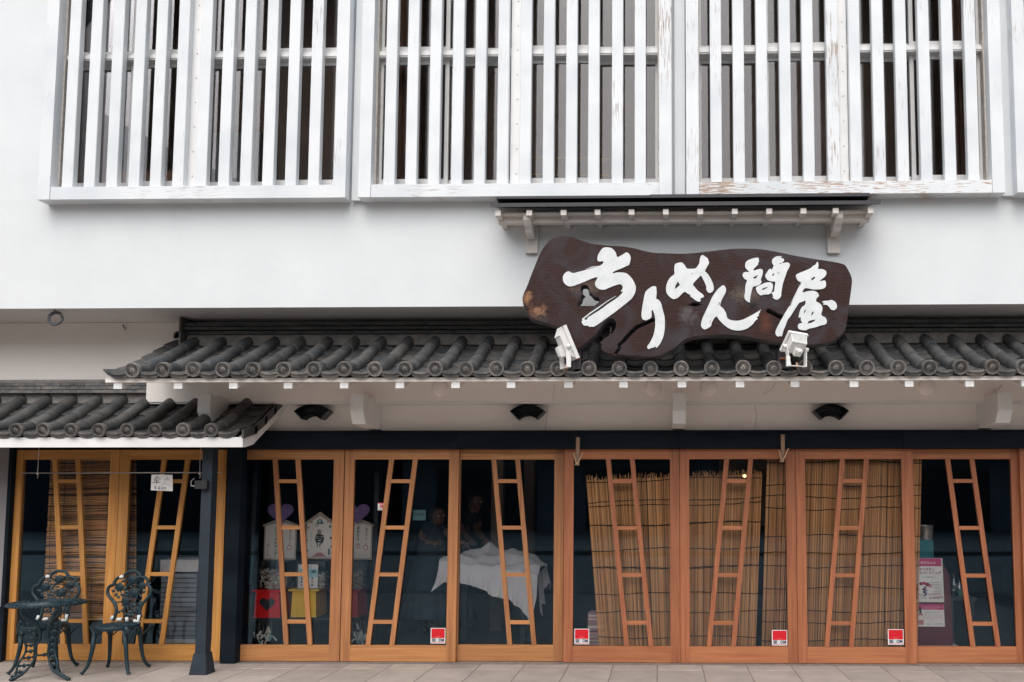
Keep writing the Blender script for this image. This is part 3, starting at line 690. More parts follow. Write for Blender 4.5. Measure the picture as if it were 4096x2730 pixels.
# ------------------------------------------------------------------ small canopy over the sign board
can = bpy.data.objects.new('sign_canopy', None); col.objects.link(can); can.parent = shop; can.location = (X_(2740, 850, -.8), -.8, Z_(2740, 850, -.8)); can['label'] = 'shallow dark metal canopy on white brackets over the sign board'
YK = -1.02
x0, x1 = X_(1960, 815, YK), X_(3524, 800, YK); zk = Z_(2740, 808, YK); zk2 = Z_(2740, 826, YK)
xt0, xt1 = X_(1985, 795, -.8), X_(3478, 780, -.8)
zt = ZWB-.035
MB().add([(x0, YK, zk), (x1, YK, zk), (x1, YK, zk2+.006), (x0, YK, zk2+.006), (x0, YU-.002, zt), (x1, YU-.002, zt), (x1, YU-.002, zt-.02), (x0, YU-.002, zt-.02)],
         [(3, 2, 1, 0), (0, 1, 5, 4), (7, 6, 2, 3), (0, 4, 7, 3), (1, 2, 6, 5)], M['copper']).build('metal_sheet', can)
for (a, b, z) in ((xt0, X_(2600, 790, -.8), 0), (X_(2600, 790, -.8)+.003, xt1, .006)):
    MB().box(a, b, -.80, YU-.003, zt+.0, zt+.022+z, M['copper']).build('ridge_flashing', can)
MB().box(x0+.06, x1-.07, -.93, YU-.002, zk2-.03, zk2-.012, M['eavewood']).build('boarding', can)
for i, px in enumerate((1992, 2117, 2254, 2390, 2526, 2663, 2801, 2939, 3077, 3214, 3343, 3483)):
    x = X_(px, 836, -.99); MB().box(x-.023, x+.023, -.99, YU-.002, zk2-.056, zk2-.0125, M['eavewood']).build('rafter', can)
zb_t, zb_b = Z_(2740, 836, -.86), Z_(2740, 888, -.86)
xb0, xb1 = X_(1992, 870, -.86), X_(3478, 860, -.86)
MB().box(xb0, xb1, -.86, -.80, zb_b, zk2-.014, M['eavewood']).build('purlin', can)
for (bx, lx) in ((2118, 2126), (3344, 3334)):
    x = X_(bx, 880, -.80); z1 = Z_(bx, 856, -.93)-.0; z0 = zb_b
    pr = [(-.94, z0+.055), (-.94, z0-.0), (-.90, z0-.035), (-.86, z0-.055), (-.84, z0-.075), (YU-.045, z0-.085), (YU-.045, z0+.055)]
    n = len(pr); m = MB(); a, b = x-.03, x+.03
    m.add([(a, y, z) for y, z in pr]+[(b, y, z) for y, z in pr], [tuple(range(n)), tuple(reversed(range(n, 2*n)))]+[(i, n+i, n+(i+1) % n, (i+1) % n) for i in range(n)], M['eavewood']); m.build('bracket_arm', can)
    xl = X_(lx, 960, YU-.04); MB().box(xl-.052, xl+.052, YU-.044, YU-.002, Z_(lx, 1012, YU-.04), zb_b+.10, M['eavewood']).build('bracket_leg', can)
# ------------------------------------------------------------------ the sign board
YS = -1.13; TS = .10
def cropper(ox, oy, k): return lambda x, y: (ox+x/k, oy+y/k)
cS = cropper(1900, 740, 1.4706); cA = cropper(2050, 920, 3.92); cB = cropper(2250, 1120, 4.356); cC = cropper(2600, 980, 3.92); cD = cropper(2930, 980, 3.564)
def W(cr, pts, Y=YS): return [XZ(*cr(x, y), Y) for x, y in pts]
def smooth(pts, it=1):
    for _ in range(it):
        o = []
        for i in range(len(pts)):
            a, b = pts[i], pts[(i+1) % len(pts)]
            o += [(a[0]*.75+b[0]*.25, a[1]*.75+b[1]*.25), (a[0]*.25+b[0]*.75, a[1]*.25+b[1]*.75)]
        pts = o
    return pts
def swood():
    m = bpy.data.materials.new('oiled_slab_wood'); m.use_nodes = True; t = m.node_tree; N, K = t.nodes, t.links
    b = N['Principled BSDF']; b.inputs['Roughness'].default_value = .5; b.inputs['Specular IOR Level'].default_value = .2
    tc = N.new('ShaderNodeTexCoord')
    wv = N.new('ShaderNodeTexWave'); wv.wave_type = 'BANDS'; wv.bands_direction = 'Z'; wv.inputs['Scale'].default_value = 16; wv.inputs['Distortion'].default_value = 22; wv.inputs['Detail'].default_value = 6; wv.inputs['Detail Scale'].default_value = .5; wv.inputs['Detail Roughness'].default_value = .7
    mp = N.new('ShaderNodeMapping'); mp.inputs['Scale'].default_value = (.6, 1, 1); K.new(tc.outputs['Object'], mp.inputs[0]); K.new(mp.outputs[0], wv.inputs[0])
    n1 = N.new('ShaderNodeTexNoise'); n1.inputs['Scale'].default_value = 3.2; n1.inputs['Detail'].default_value = 7; n1.inputs['Distortion'].default_value = 1.2; K.new(tc.outputs['Object'], n1.inputs[0])
    c1 = N.new('ShaderNodeValToRGB'); e = c1.color_ramp.elements; e[0].color = (.020, .0085, .0080, 1); e[1].color = (.038, .0145, .012, 1); e[0].position = .2; e[1].position = .8; K.new(wv.outputs['Fac'], c1.inputs[0])
    c2 = N.new('ShaderNodeValToRGB'); e = c2.color_ramp.elements; e[0].color = (0, 0, 0, 1); e[1].color = (1, 1, 1, 1); e[0].position = .48; e[1].position = .74; K.new(n1.outputs['Fac'], c2.inputs[0])
    mx = N.new('ShaderNodeMix'); mx.data_type = 'RGBA'; K.new(c2.outputs[0], mx.inputs['Factor']); K.new(c1.outputs[0], mx.inputs[6]); mx.inputs[7].default_value = (.042, .036, .042, 1)
    out = mx.outputs[2]
    # pale heartwood burr and brown knots, each with its own place on the board
    def spot(px, py, r, colr, nz=7, prev=None, sx=1.0):
        p = P(px, py, YS)
        sb = N.new('ShaderNodeVectorMath'); sb.operation = 'SUBTRACT'; K.new(tc.outputs['Object'], sb.inputs[0]); sb.inputs[1].default_value = (p.x, YS, p.z)
        ml = N.new('ShaderNodeVectorMath'); ml.operation = 'MULTIPLY'; K.new(sb.outputs[0], ml.inputs[0]); ml.inputs[1].default_value = (1/sx, 0, 1)
        ln = N.new('ShaderNodeVectorMath'); ln.operation = 'LENGTH'; K.new(ml.outputs[0], ln.inputs[0])
        nn = N.new('ShaderNodeTexNoise'); nn.inputs['Scale'].default_value = nz; nn.inputs['Detail'].default_value = 6; nn.inputs['Distortion'].default_value = 2; K.new(tc.outputs['Object'], nn.inputs[0])
        ma = N.new('ShaderNodeMath'); ma.operation = 'MULTIPLY_ADD'; K.new(nn.outputs['Fac'], ma.inputs[0]); ma.inputs[1].default_value = -r*3.0; K.new(ln.outputs['Value'], ma.inputs[2])
        mr = N.new('ShaderNodeMapRange'); K.new(ma.outputs[0], mr.inputs['Value']); mr.inputs['From Min'].default_value = -r*1.3; mr.inputs['From Max'].default_value = -r*.1; mr.inputs['To Min'].default_value = 1; mr.inputs['To Max'].default_value = 0
        x = N.new('ShaderNodeMix'); x.data_type = 'RGBA'; K.new(mr.outputs[0], x.inputs['Factor']); K.new(prev, x.inputs[6]); x.inputs[7].default_value = C4(colr)
        return x.outputs[2]
    out = spot(2112, 1190, .045, (.30, .155, .075), 11, out, .7)
    out = spot(2150, 1245, .05, (.22, .11, .06), 14, out, 1.2)
    out = spot(2985, 1180, .055, (.11, .085, .065), 22, out, 1.8)
    out = spot(3010, 1225, .03, (.008, .008, .010), 16, out, 1.0)
    out = spot(2350, 1150, .05, (.10, .065, .05), 12, out, 2.2)
    out = spot(2750, 1260, .06, (.075, .065, .068), 10, out, 1.2)
    out = spot(3065, 1290, .06, (.085, .026, .014), 5, out, .8)
    K.new(out, b.inputs['Base Color'])
    bp = N.new('ShaderNodeBump'); bp.inputs['Strength'].default_value = .15; bp.inputs['Distance'].default_value = .003; K.new(wv.outputs['Fac'], bp.inputs['Height']); K.new(bp.outputs[0], b.inputs['Normal'])
    return m
M['slab'] = swood()
M['slab_edge'] = mat('weathered_slab_edge', (.035, .035, .042), (.10, .09, .095), 9, .7, .5, 50)
M['paintwhite'] = mat('white_sign_paint', (.58, .61, .62), (.68, .70, .71), 12, .5, .1, 80)
out = W(cS, [(480,297),(520,292),(580,300),(640,325),(700,340),(780,350),(860,352),(940,365),(1000,382),(1060,393),(1130,394),(1220,398),(1320,390),(1420,378),(1520,367),(1620,366),(1700,372),(1790,388),(1880,408),(1980,425),(2080,440),(2150,452),(2185,465),(2205,500),(2220,530),(2228,560),(2222,620),(2212,690),(2205,740),(2198,800),(2190,850),(2160,890),(2110,925),(2060,940),(1980,950),(1900,945),(1800,935),(1700,918),(1600,900),(1540,893),(1460,888),(1380,892),(1320,895),(1260,905),(1220,930),(1180,965),(1130,995),(1080,1015),(1010,1020),(940,1012)])
out += W(cB, [(900,1318),(872,1310),(790,1305),(700,1260),(655,1205),(650,1150),(668,1125),(630,1112),(632,1072),(670,1045),(690,1020),(720,990),(780,965),(800,940),(830,860),(822,800),(870,790),(855,870),(850,930),(862,900),(900,830),(918,780),(905,720),(850,690),(800,708),(760,745),(700,820),(640,900),(590,975),(520,1030),(440,1095),(350,1165),(260,1222)])
out += W(cS, [(590,965),(565,935),(545,885),(505,850),(440,825),(400,815),(350,803),(318,785),(300,760),(305,735),(285,715),(268,680),(276,640),(300,590),(322,528),(350,460),(372,402),(402,355),(430,320)])
hole1 = W(cA, [(1100,885),(1130,880),(1168,892),(1180,930),(1190,980),(1225,1010),(1270,1065),(1340,1080),(1352,1110),(1300,1150),(1250,1190),(1150,1192),(1030,1188),(1040,1158),(1080,1105),(1095,1040),(1130,1010),(1090,970),(1085,920)])
slit = W(cB, [(1612,672),(1540,700),(1450,742),(1340,790),(1290,812),(1210,885),(1150,945),(1090,1010),(1030,1085),(975,1130),(985,1175),(975,1205),(930,1258),(905,1285),(920,1290),(950,1255),(995,1205),(1002,1175),(992,1140),(1045,1095),(1105,1025),(1165,960),(1225,900),(1300,828),(1350,806),(1460,758),(1545,718),(1615,712)])
h3 = W(cD, [(500,935),(520,928),(570,955),(640,995),(700,1015),(720,1030),(700,1045),(660,1030),(600,995),(540,965),(498,952)])
h4 = W(cC, [(620,935),(680,918),(740,925),(785,938),(730,942),(660,940)])
board = thing('sign_board', 'dark live edge wooden slab with white brushed japanese lettering hung under the metal canopy', 'sign', (X_(2740, 1200, YS), YS, Z_(2740, 1200, YS)))
MB().prism(smooth(out, 1), YS, YS+TS, M['slab'], holes=[hole1, slit, h3, h4], side=M['slab_edge'], inset=.012).build('slab', board)
def letter(cr, outline, holes=(), sm=1, extra=()):
    m = MB(); y = YS-.007
    m.prism(smooth(W(cr, outline), sm), y, YS-.0006, M['paintwhite'], holes=[W(cr, h) for h in holes])
    for e in extra: m.prism(W(cr, e), y, YS-.0006, M['paintwhite'])
    m.build('brush_character', board)
letter(cA, [(1420,285),(1470,278),(1545,285),(1590,320),(1625,370),(1640,440),(1700,410),(1770,365),(1790,355),(1825,375),(1850,415),(1855,460),(1840,520),(1830,555),(1780,575),(1720,605),(1640,635),(1575,665),(1568,688),(1640,672),(1720,672),(1790,685),(1830,720),(1880,775),(1915,840),(1937,900),(1930,970),(1900,1040),(1860,1090),(1800,1145),(1700,1220),(1600,1300),(1500,1370),(1400,1445),(1320,1500),(1270,1528),(1235,1518),(1205,1530),(1190,1503),(1120,1508),(1095,1470),(1080,1440),(1102,1430),(1085,1405),(1115,1375),(1125,1405),(1165,1420),(1175,1380),(1260,1330),(1380,1255),(1500,1165),(1600,1100),(1680,1040),(1745,965),(1690,975),(1720,940),(1732,905),(1722,880),(1695,855),(1650,862),(1580,885),(1510,915),(1440,945),(1380,940),(1340,925),(1305,890),(1290,850),(1310,800),(1348,740),(1260,760),(1160,805),(1050,850),(940,890),(880,890),(830,860),(795,815),(790,750),(800,710),(850,660),(895,655),(905,665),(945,688),(1050,660),(1160,630),(1280,595),(1415,550),(1430,487),(1375,505),(1330,490),(1335,420),(1355,370),(1390,320)],
       extra=[[(1110,1385),(1200,1312),(1330,1225),(1480,1122),(1625,1038),(1612,1052),(1480,1135),(1340,1240),(1215,1325),(1125,1398)], [(1140,625),(1250,580),(1340,570),(1250,594)]])
letter(cB, [(1560,118),(1600,112),(1635,125),(1638,170),(1642,230),(1635,300),(1625,332),(1665,345),(1700,380),(1725,430),(1735,480),(1755,560),(1775,620),(1785,720),(1783,840),(1770,940),(1745,1030),(1700,1120),(1660,1170),(1635,1190),(1612,1158),(1598,1182),(1545,1190),(1505,1213),(1482,1205),(1473,1160),(1510,1120),(1550,1050),(1590,960),(1608,870),(1618,770),(1612,660),(1600,600),(1572,518),(1550,550),(1555,610),(1548,665),(1500,690),(1455,713),(1395,695),(1375,640),(1378,560),(1395,450),(1415,340),(1430,260),(1450,205),(1500,160)])
letter(cC, [(440,285),(500,277),(545,320),(575,380),(640,380),(708,380),(745,340),(778,285),(778,230),(800,175),(822,160),(860,185),(905,215),(915,250),(928,285),(905,330),(855,415),(880,435),(920,480),(960,550),(990,620),(1000,680),(990,730),(935,765),(900,740),(880,700),(885,660),(860,600),(830,540),(805,490),(790,490),(740,540),(662,625),(700,665),(745,720),(800,760),(848,800),(842,825),(785,848),(798,892),(755,895),(700,865),(620,800),(640,790),(580,765),(560,743),(530,745),(490,780),(440,835),(400,850),(370,858),(320,830),(270,780),(250,720),(255,640),(280,570),(320,510),(388,465),(380,410),(382,330),(400,300)],
       [[(440,578),(468,632),(430,670),(388,703),(400,640)], [(655,440),(668,450),(648,475)]])
letter(cC, [(1140,637),(1165,640),(1195,700),(1185,750),(1160,800),(1130,850),(1110,900),(1095,960),(1130,985),(1160,1020),(1195,1080),(1205,1150),(1250,1180),(1330,1195),(1400,1192),(1470,1170),(1550,1130),(1650,1075),(1720,1030),(1752,1016),(1712,1052),(1732,1058),(1692,1092),(1716,1108),(1662,1146),(1698,1158),(1640,1200),(1620,1240),(1550,1300),(1480,1335),(1390,1350),(1300,1340),(1230,1310),(1160,1260),(1110,1210),(1070,1165),(1050,1120),(1010,1145),(985,1190),(965,1230),(960,1275),(910,1310),(860,1333),(815,1310),(798,1270),(805,1200),(840,1110),(890,1010),(940,900),(975,820),(1030,740),(1080,680)],
       [[(1085,905),(1100,890),(1080,950),(1068,945)], [(985,1150),(960,1180),(925,1250),(940,1200)]])
letter(cD, [(375,188),(372,225),(380,240),(362,262),(368,285),(345,300),(320,330),(300,345),(296,375),(340,360),(395,345),(428,355),(432,400),(420,450),(400,495),(415,530),(400,560),(350,590),(290,595),(275,650),(265,690),(255,740),(248,790),(250,820),(235,828),(195,800),(172,770),(168,720),(180,680),(180,600),(195,545),(210,505),(175,495),(142,450),(145,420),(160,395),(200,390),(235,392),(240,384),(205,360),(178,320),(180,270),(200,235),(260,205),(330,188)],
       [[(360,430),(340,475),(315,488),(290,472),(320,455)]])
letter(cD, [(390,580),(460,545),(520,535),(560,545),(578,580),(570,640),(550,690),(520,710),(450,712),(400,728),(370,705),(345,670),(330,620),(345,600)], [[(440,620),(500,602),(495,618),(430,648),(412,640)]])
letter(cD, [(600,180),(640,165),(712,166),(680,190),(725,200),(738,225),(720,248),(700,262),(720,265),(770,252),(805,262),(820,295),(805,330),(780,370),(760,430),(735,500),(715,560),(705,620),(695,680),(692,740),(660,775),(625,790),(590,770),(555,745),(585,755),(570,710),(548,685),(580,680),(595,660),(600,600),(615,525),(550,525),(500,510),(470,470),(465,430),(490,400),(510,360),(545,340),(555,365),(570,350),(575,320),(590,305),(580,290),(562,260),(562,215)],
       [[(575,415),(595,405),(585,445),(560,445)], [(640,400),(665,400),(658,420)], [(665,265),(690,262),(700,270),(680,278)]])
letter(cD, [(1210,235),(1222,270),(1225,310),(1210,350),(1260,347),(1310,360),(1338,385),(1335,430),(1310,465),(1260,500),(1235,527),(1310,508),(1330,530),(1332,590),(1310,625),(1240,640),(1150,640),(1080,625),(1040,617),(1010,640),(990,690),(1080,660),(1160,658),(1200,675),(1220,700),(1233,735),(1195,765),(1185,810),(1230,830),(1265,860),(1282,900),(1275,950),(1258,995),(1285,1025),(1320,1035),(1345,1080),(1340,1120),(1320,1140),(1260,1150),(1180,1180),(1080,1200),(1045,1225),(960,1215),(930,1190),(930,1150),(950,1122),(1000,1118),(970,1080),(975,1045),(960,1030),(940,1050),(945,1000),(960,940),(985,890),(1040,855),(1040,790),(1000,815),(950,825),(920,870),(870,950),(820,1030),(790,1060),(770,1110),(750,1170),(720,1230),(705,1312),(680,1300),(650,1314),(615,1290),(610,1230),(650,1150),(700,1060),(740,985),(800,890),(870,770),(930,640),(990,540),(930,520),(905,470),(900,430),(950,405),(1040,370),(1110,340),(1150,300),(1180,290)],
       [[(1165,455),(1180,470),(1150,500),(1115,515),(1130,480)], [(1050,920),(1030,970),(1018,985),(1020,945)], [(1160,950),(1150,985),(1120,1015),(1130,970)], [(1180,1068),(1170,1090),(1120,1115),(1065,1130),(1085,1090),(1130,1075)]],
       extra=[[(820,880),(905,700),(975,545),(968,552),(895,700),(808,880)]])
letter(cD, [(1310,800),(1370,800),(1400,787),(1440,800),(1475,830),(1490,880),(1475,920),(1440,938),(1400,925),(1370,880),(1340,855),(1270,862),(1320,842),(1275,838),(1312,825),(1262,818)])
# wooden blocks that carry the board on the roof
for (a, b, t, lo) in ((2290, 2322, 1395, 1478), (3115, 3160, 1400, 1478)):
    x0, x1 = X_(a, 1440, -1.06), X_(b, 1440, -1.06)
    MB().box(x0, x1, YS+TS+.001, -.86, ze+.0, Z_(a, t, -1.0), M['slab_edge']).box(x0+.01, x1-.01, YS+.02, YS+TS+.0, ze+.075, Z_(a, t+34, YS), M['cedar_red']).build('support_block', board)
# ------------------------------------------------------------------ floodlights
M['lampwhite'] = mat('white_lamp_enamel', (.66, .66, .65), (.78, .78, .77), 7, .4, .05, 50)
M['rust'] = mat('rusty_screw', (.35, .17, .09), (.5, .35, .25), 20, .8)
M['lampglass'] = mat('lamp_glass', (.08, .09, .10), None, 4, .1)
def lamp_mesh(w, h, dp):
    """faces +y, width along x, height along z, origin at the body centre"""
    m = MB(); a, b = w/2, h/2
    m.box(-a-.012, a+.012, dp-.03, dp, -b-.012, b+.012, M['lampwhite'])
    m.box(-a+.006, a-.006, dp, dp+.002, -b+.006, b-.006, M['lampglass'])
    f0 = [(-a, dp-.03, -b), (a, dp-.03, -b), (a, dp-.03, b), (-a, dp-.03, b)]
    k = .62; f1 = [(-a*.9, 0, -b*k), (a*.9, 0, -b*k), (a*.9, 0, b*k), (-a*.9, 0, b*k)]
    m.add(f0+f1, [(0, 3, 2, 1), (4, 5, 6, 7)]+[(i, (i+1) % 4, 4+(i+1) % 4, 4+i) for i in range(4)], M['lampwhite'])
    for i in range(11):
        x = -a*.78+a*1.56*i/10
        v = [(x-.003, .002, b*k), (x+.003, .002, b*k), (x+.003, dp-.035, b+.002), (x-.003, dp-.035, b+.002), (x-.003, -.008, b*k), (x+.003, -.008, b*k), (x+.003, dp-.035, b+.012), (x-.003, dp-.035, b+.012)]
        m.add(v, [(4, 5, 6, 7), (0, 4, 7, 3), (1, 2, 6, 5), (0, 1, 5, 4)], M['lampwhite'])
    return m
def floodlight(label, centre, yaw, pitch, roll, w, h, dp, foot, brk):
    t = thing('floodlight', label, 'floodlight', centre, 'white floodlights lighting the sign board')
    rot = Matrix.Rotation(yaw, 4, 'Z') @ Matrix.Rotation(pitch, 4, 'X') @ Matrix.Rotation(roll, 4, 'Y')
    body = lamp_mesh(w, h, dp); 
    body.v = [tuple(rot @ Vector(v) + Vector(centre)) for v in body.v]; body.build('lamp_housing', t)
    g = MB().box(-w*.20, w*.20, -.045, .0, -h*.33, h*.02, M['lampwhite']).box(-w*.10, w*.10, -.055, -.045, -h*.28, h*-.02, M['lampwhite'])
    g.v = [tuple(rot @ Vector(v) + Vector(centre)) for v in g.v]; g.build('gear_box', t)
    ax = rot @ Vector((1, 0, 0)); c = Vector(centre)+rot @ Vector((0, .02, -h*.1)); f = Vector(foot)
    # U shaped bracket of flat bar
    p = [c+ax*(w/2+.016), None, None, c-ax*(w/2+.016)]
    side = Vector((ax.x, ax.y, 0)).normalized(); p[1] = f+side*(w/2+.016)*brk; p[2] = f-side*(w/2+.016)*brk
    m = MB()
    nrm = side.cross(Vector((0, 0, 1)))
    for q0, q1 in ((p[0], p[1]), (p[1], p[2]), (p[2], p[3])):
        d = (q1-q0).normalized(); wv = nrm*.018; th = d.cross(nrm).normalized()*.003
        vv = [q0-wv-th, q0+wv-th, q0+wv+th, q0-wv+th, q1-wv-th, q1+wv-th, q1+wv+th, q1-wv+th]
        m.add(vv, [(0, 1, 2, 3), (7, 6, 5, 4), (0, 4, 5, 1), (1, 5, 6, 2), (2, 6, 7, 3), (3, 7, 4, 0)], M['lampwhite'])
    m.build('bracket', t)
    MB().tube([p[0]-ax*.005, p[0]+ax*.022], .017, M['lampwhite'], 14).build('clamp_knob', t); MB().tube([p[3]+ax*.005, p[3]-ax*.022], .017, M['lampwhite'], 14).build('clamp_knob', t)
    MB().tube([f+Vector((0, .04, .03)), f+Vector((0, 0, -.01))], .011, M['rust'], 6).build('fixing_screw', t)
    return t
YF = -1.24
c1_ = P(2245, 1385, YF); f1_ = P(2262, 1473, YF)
floodlight('tall narrow white floodlight seen from behind, leaning against the lower corner of the sign', c1_, rad(-62), rad(24), rad(-2), .115, .25, .078, f1_, .95)
c2_ = P(3190, 1392, YF); f2_ = P(3190, 1466, YF)
floodlight('squat ribbed white floodlight tilted up under the kanji end of the sign', c2_, rad(20), rad(42), rad(6), .145, .155, .09, f2_, .8)
bx = P(3158, 1452, YF-.01)
MB().box(bx.x-.028, bx.x+.0, YF-.05, YF-.005, bx.z-.03, bx.z+.045, M['lampwhite']).build('junction_box', bpy.data.objects['floodlight.001'])
# ------------------------------------------------------------------ coil of cable
c = P(222, 1276, -.56); m = MB()
for i in range(5):
    r = .052+R.uniform(-.006, .007); dx, dz = R.uniform(-.006, .006), R.uniform(-.006, .006)
    m.tube([(c.x+dx+r*1.12*math.cos(a*math.pi/12), -.56+R.uniform(-.006, .006), c.z+dz+r*math.sin(a*math.pi/12)) for a in range(25)], .0065, M['cable'] if 'cable' in M else M.setdefault('cable', mat('grey_cable', (.045, .05, .06), (.08, .085, .09), 10, .6)), 6)
m.tube([(c.x-.01, -.56, c.z+.06), (c.x-.006, -.57, c.z+.09), (c.x+.006, -.585, ZC)], .005, M['cable'], 6)
tag(m.build('cable_coil'), 'small coil of grey cable hanging from the white soffit', 'cable')
m = MB(); q = [P(492, 1300, -.004), P(495, 1310, -.02), P(505, 1313, -.02), P(498, 1318, -.004)]
m.tube(q, .004, M['cable'], 5); m.build('wire_stub', shop)
# ------------------------------------------------------------------ hanging rod, strings, price card
yr = -.36
a, b = P(88, 1893, yr), P(883, 1891, yr); t = thing('hanging_rod', 'thin steel rod slung on two strings in front of the honey coloured doors', 'rod', ((a.x+b.x)/2, yr, a.z))
MB().tube([a, b], .0055, M['steel'], 8).build('rod', t)
M['string'] = mat('pale_string', (.45, .42, .40), (.6, .57, .54), 30, .9)
for px in (152, 800):
    p = P(px, 1893, yr); m = MB(); q = [(p.x-.004, yr, p.z+(2.0-p.z)*k/8+0*k) for k in range(9)]
    q = [(x+R.uniform(-.002, .002), y, z) for x, y, z in q]; m.tube(q, .0035, M['string'], 4)
    m.ball((p.x, yr-.004, p.z-.004), .012, M['string'], 6, 5); m.tube([(p.x, yr-.006, p.z), (p.x+.008, yr-.008, p.z-.03), (p.x+.002, yr-.008, p.z-.045)], .003, M['string'], 4); m.build('string', t)
p0 = [P(606, 1899, yr-.012), P(690, 1900, yr-.012), P(691, 1966, yr-.012), P(603, 1962, yr-.012)]
m = MB(); yc = yr-.012
m.prism([(v.x, v.z) for v in p0], yc, yc+.0012, M['white'])
x, z = p0[3].x, p0[3].z; w, h = p0[2].x-x, p0[0].z-z
def st(pts, r=.0022): 
    m.tube([(x+u*w, yc-.001, z+v*h) for u, v in pts], r, M['black'], 4, flat=.3)
st([(.13, .68), (.2, .80), (.26, .92), (.33, .80), (.43, .68)]); st([(.05, .48), (.43, .50)]); st([(.25, .84), (.25, .38)])
st([(.14, .62), (.2, .70)]); st([(.2, .60), (.14, .56)]); st([(.30, .70), (.36, .62)]); st([(.28, .60), (.34, .55)]); st([(.16, .58), (.32, .59)])
for pts in ([(.17, .27), (.20, .18), (.24, .27)], [(.20, .18), (.20, .05)], [(.16, .14), (.25, .15)], [(.42, .26), (.35, .16), (.34, .08), (.40, .05), (.43, .10), (.38, .14), (.35, .12)],
            [(.51, .20), (.47, .12), (.51, .06), (.56, .10), (.55, .17), (.51, .20)], [(.63, .20), (.59, .12), (.63, .06), (.68, .10), (.67, .17), (.63, .20)]): st(pts)
for pts in ([(.55, .72), (.62, .68), (.72, .80), (.80, .72), (.88, .50)], [(.72, .80), (.66, .60), (.60, .42), (.52, .36), (.50, .44)], [(.72, .80), (.76, .60)], [(.66, .44), (.78, .36), (.92, .24)]): st(pts, .0010)
tag(m.build('price_card'), 'hand written white umbrella price card clipped to the rod', 'sign')
# ------------------------------------------------------------------ bamboo flower tubes on the lintel
M['bamboo'] = mat('dry_bamboo', (.27, .17, .115), (.40, .27, .18), 12, .6, .2, 60, stretch=(1, 1, .1))
M['splint'] = mat('fresh_bamboo_splint', (.50, .32, .19), (.60, .40, .25), 12, .6)
for px, y0, y1, lab in ((2312, 1750, 1860, 'split bamboo tube with two splints, hung beside the first security sticker pane'), (3131, 1739, 1847, 'split bamboo tube with two splints, hung between the two blind covered doors')):
    Yv = -.115; a, b = P(px, y0, Yv), P(px-3, y1, Yv); t = thing('bamboo_tube', lab, 'bamboo tube', (a.x, Yv, b.z), 'bamboo tubes hung on the black lintel')
    MB().tube([(a.x, Yv, a.z), (a.x-.001, Yv, (a.z+b.z)/2), (b.x, Yv, b.z)], .019, M['bamboo'], 12).build('tube', t)
    MB().box(b.x-.022, b.x+.018, Yv-.022, Yv+.02, b.z-.004, b.z+.001, M['splint']).build('foot', t)
    for sx, ln in ((-1, .105), (1, .115)):
        MB().tube([(b.x+sx*.004, Yv-.024, b.z+.006), (b.x+sx*(.030 if sx < 0 else .055), Yv-.03, b.z+ln)], [.007, .0045], M['splint'], 5, flat=.5).build('splint', t)
# ------------------------------------------------------------------ garden chairs and table
M['cast'] = mat('green_cast_aluminium', (.004, .017, .025), (.012, .036, .046), 18, .45, .2, 90, spec=.4)
M['chip'] = mat('white_wrapping_tape', (.55, .56, .56), (.72, .72, .70), 20, .7)
c2 = cropper(300, 2250, 3.266)
fA, fB, fC, fD = G(326, 2702), G(514, 2702), G(430, 2671), G(597, 2671)
yF, yK = (fA.y+fB.y)/2+.02, (fC.y+fD.y)/2-.03
ySt = yK-.0; zS = P(470, 2502, (yF+yK)/2).z
def BP(x, y, off=0.0):
    px, py = c2(x, y); z0 = P(px, py, ySt).z; t = max(0, z0-zS); return P(px, py, ySt+t*.16+off)
def rose(m, c, r):
    m.ball((c.x, c.y, c.z), (r, r*.30, r), M['cast'], 12, 6)
    for k, q in enumerate((.86, .62, .38)):
        m.tube([(c.x+q*r*math.cos(a*math.pi/7), c.y-r*.30*(1-q*.5), c.z+q*r*math.sin(a*math.pi/7)+R.uniform(-.001, .001)) for a in range(15)], r*.10, M['cast'], 5)
    for k in range(6):
        a = k*math.pi/3+.3; m.ball((c.x+r*.82*math.cos(a), c.y-.002, c.z+r*.82*math.sin(a)), (r*.36, r*.2, r*.36), M['cast'], 7, 5)
def leaf(m, p, ang, l=.05, w=.017):
    u = Vector((math.cos(ang), 0, math.sin(ang))); t = Vector((-math.sin(ang), 0, math.cos(ang))); p = Vector(p); h = Vector((0, -.006, 0))
    m.add([p, p+u*l*.4+t*w, p+u*l, p+u*l*.4-t*w, p+u*l*.45+h], [(0, 4, 1), (1, 4, 2), (2, 4, 3), (3, 4, 0)], M['cast'])
    m.add([p+Vector((0, .003, 0)), p+u*l*.4+t*w, p+u*l, p+u*l*.4-t*w], [(0, 1, 2, 3)], M['cast'])
def spl(pts, n=5):
    pts = [Vector(p) for p in pts]; o = []; Q = [pts[0]]+pts+[pts[-1]]
    for i in range(1, len(Q)-2):
        p0, p1, p2, p3 = Q[i-1:i+3]
        for k in range(n):
            t = k/n; o.append(.5*((2*p1)+(p2-p0)*t+(2*p0-5*p1+4*p2-p3)*t*t+(3*p1-p0-3*p2+p3)*t**3))
    return o+[pts[-1]]
chair = thing('garden_chair', 'dark green cast metal rose chair standing clear of the table, near the porch post', 'chair', ((fA.x+fD.x)/2, (yF+yK)/2, 0), 'rose patterned garden chairs')
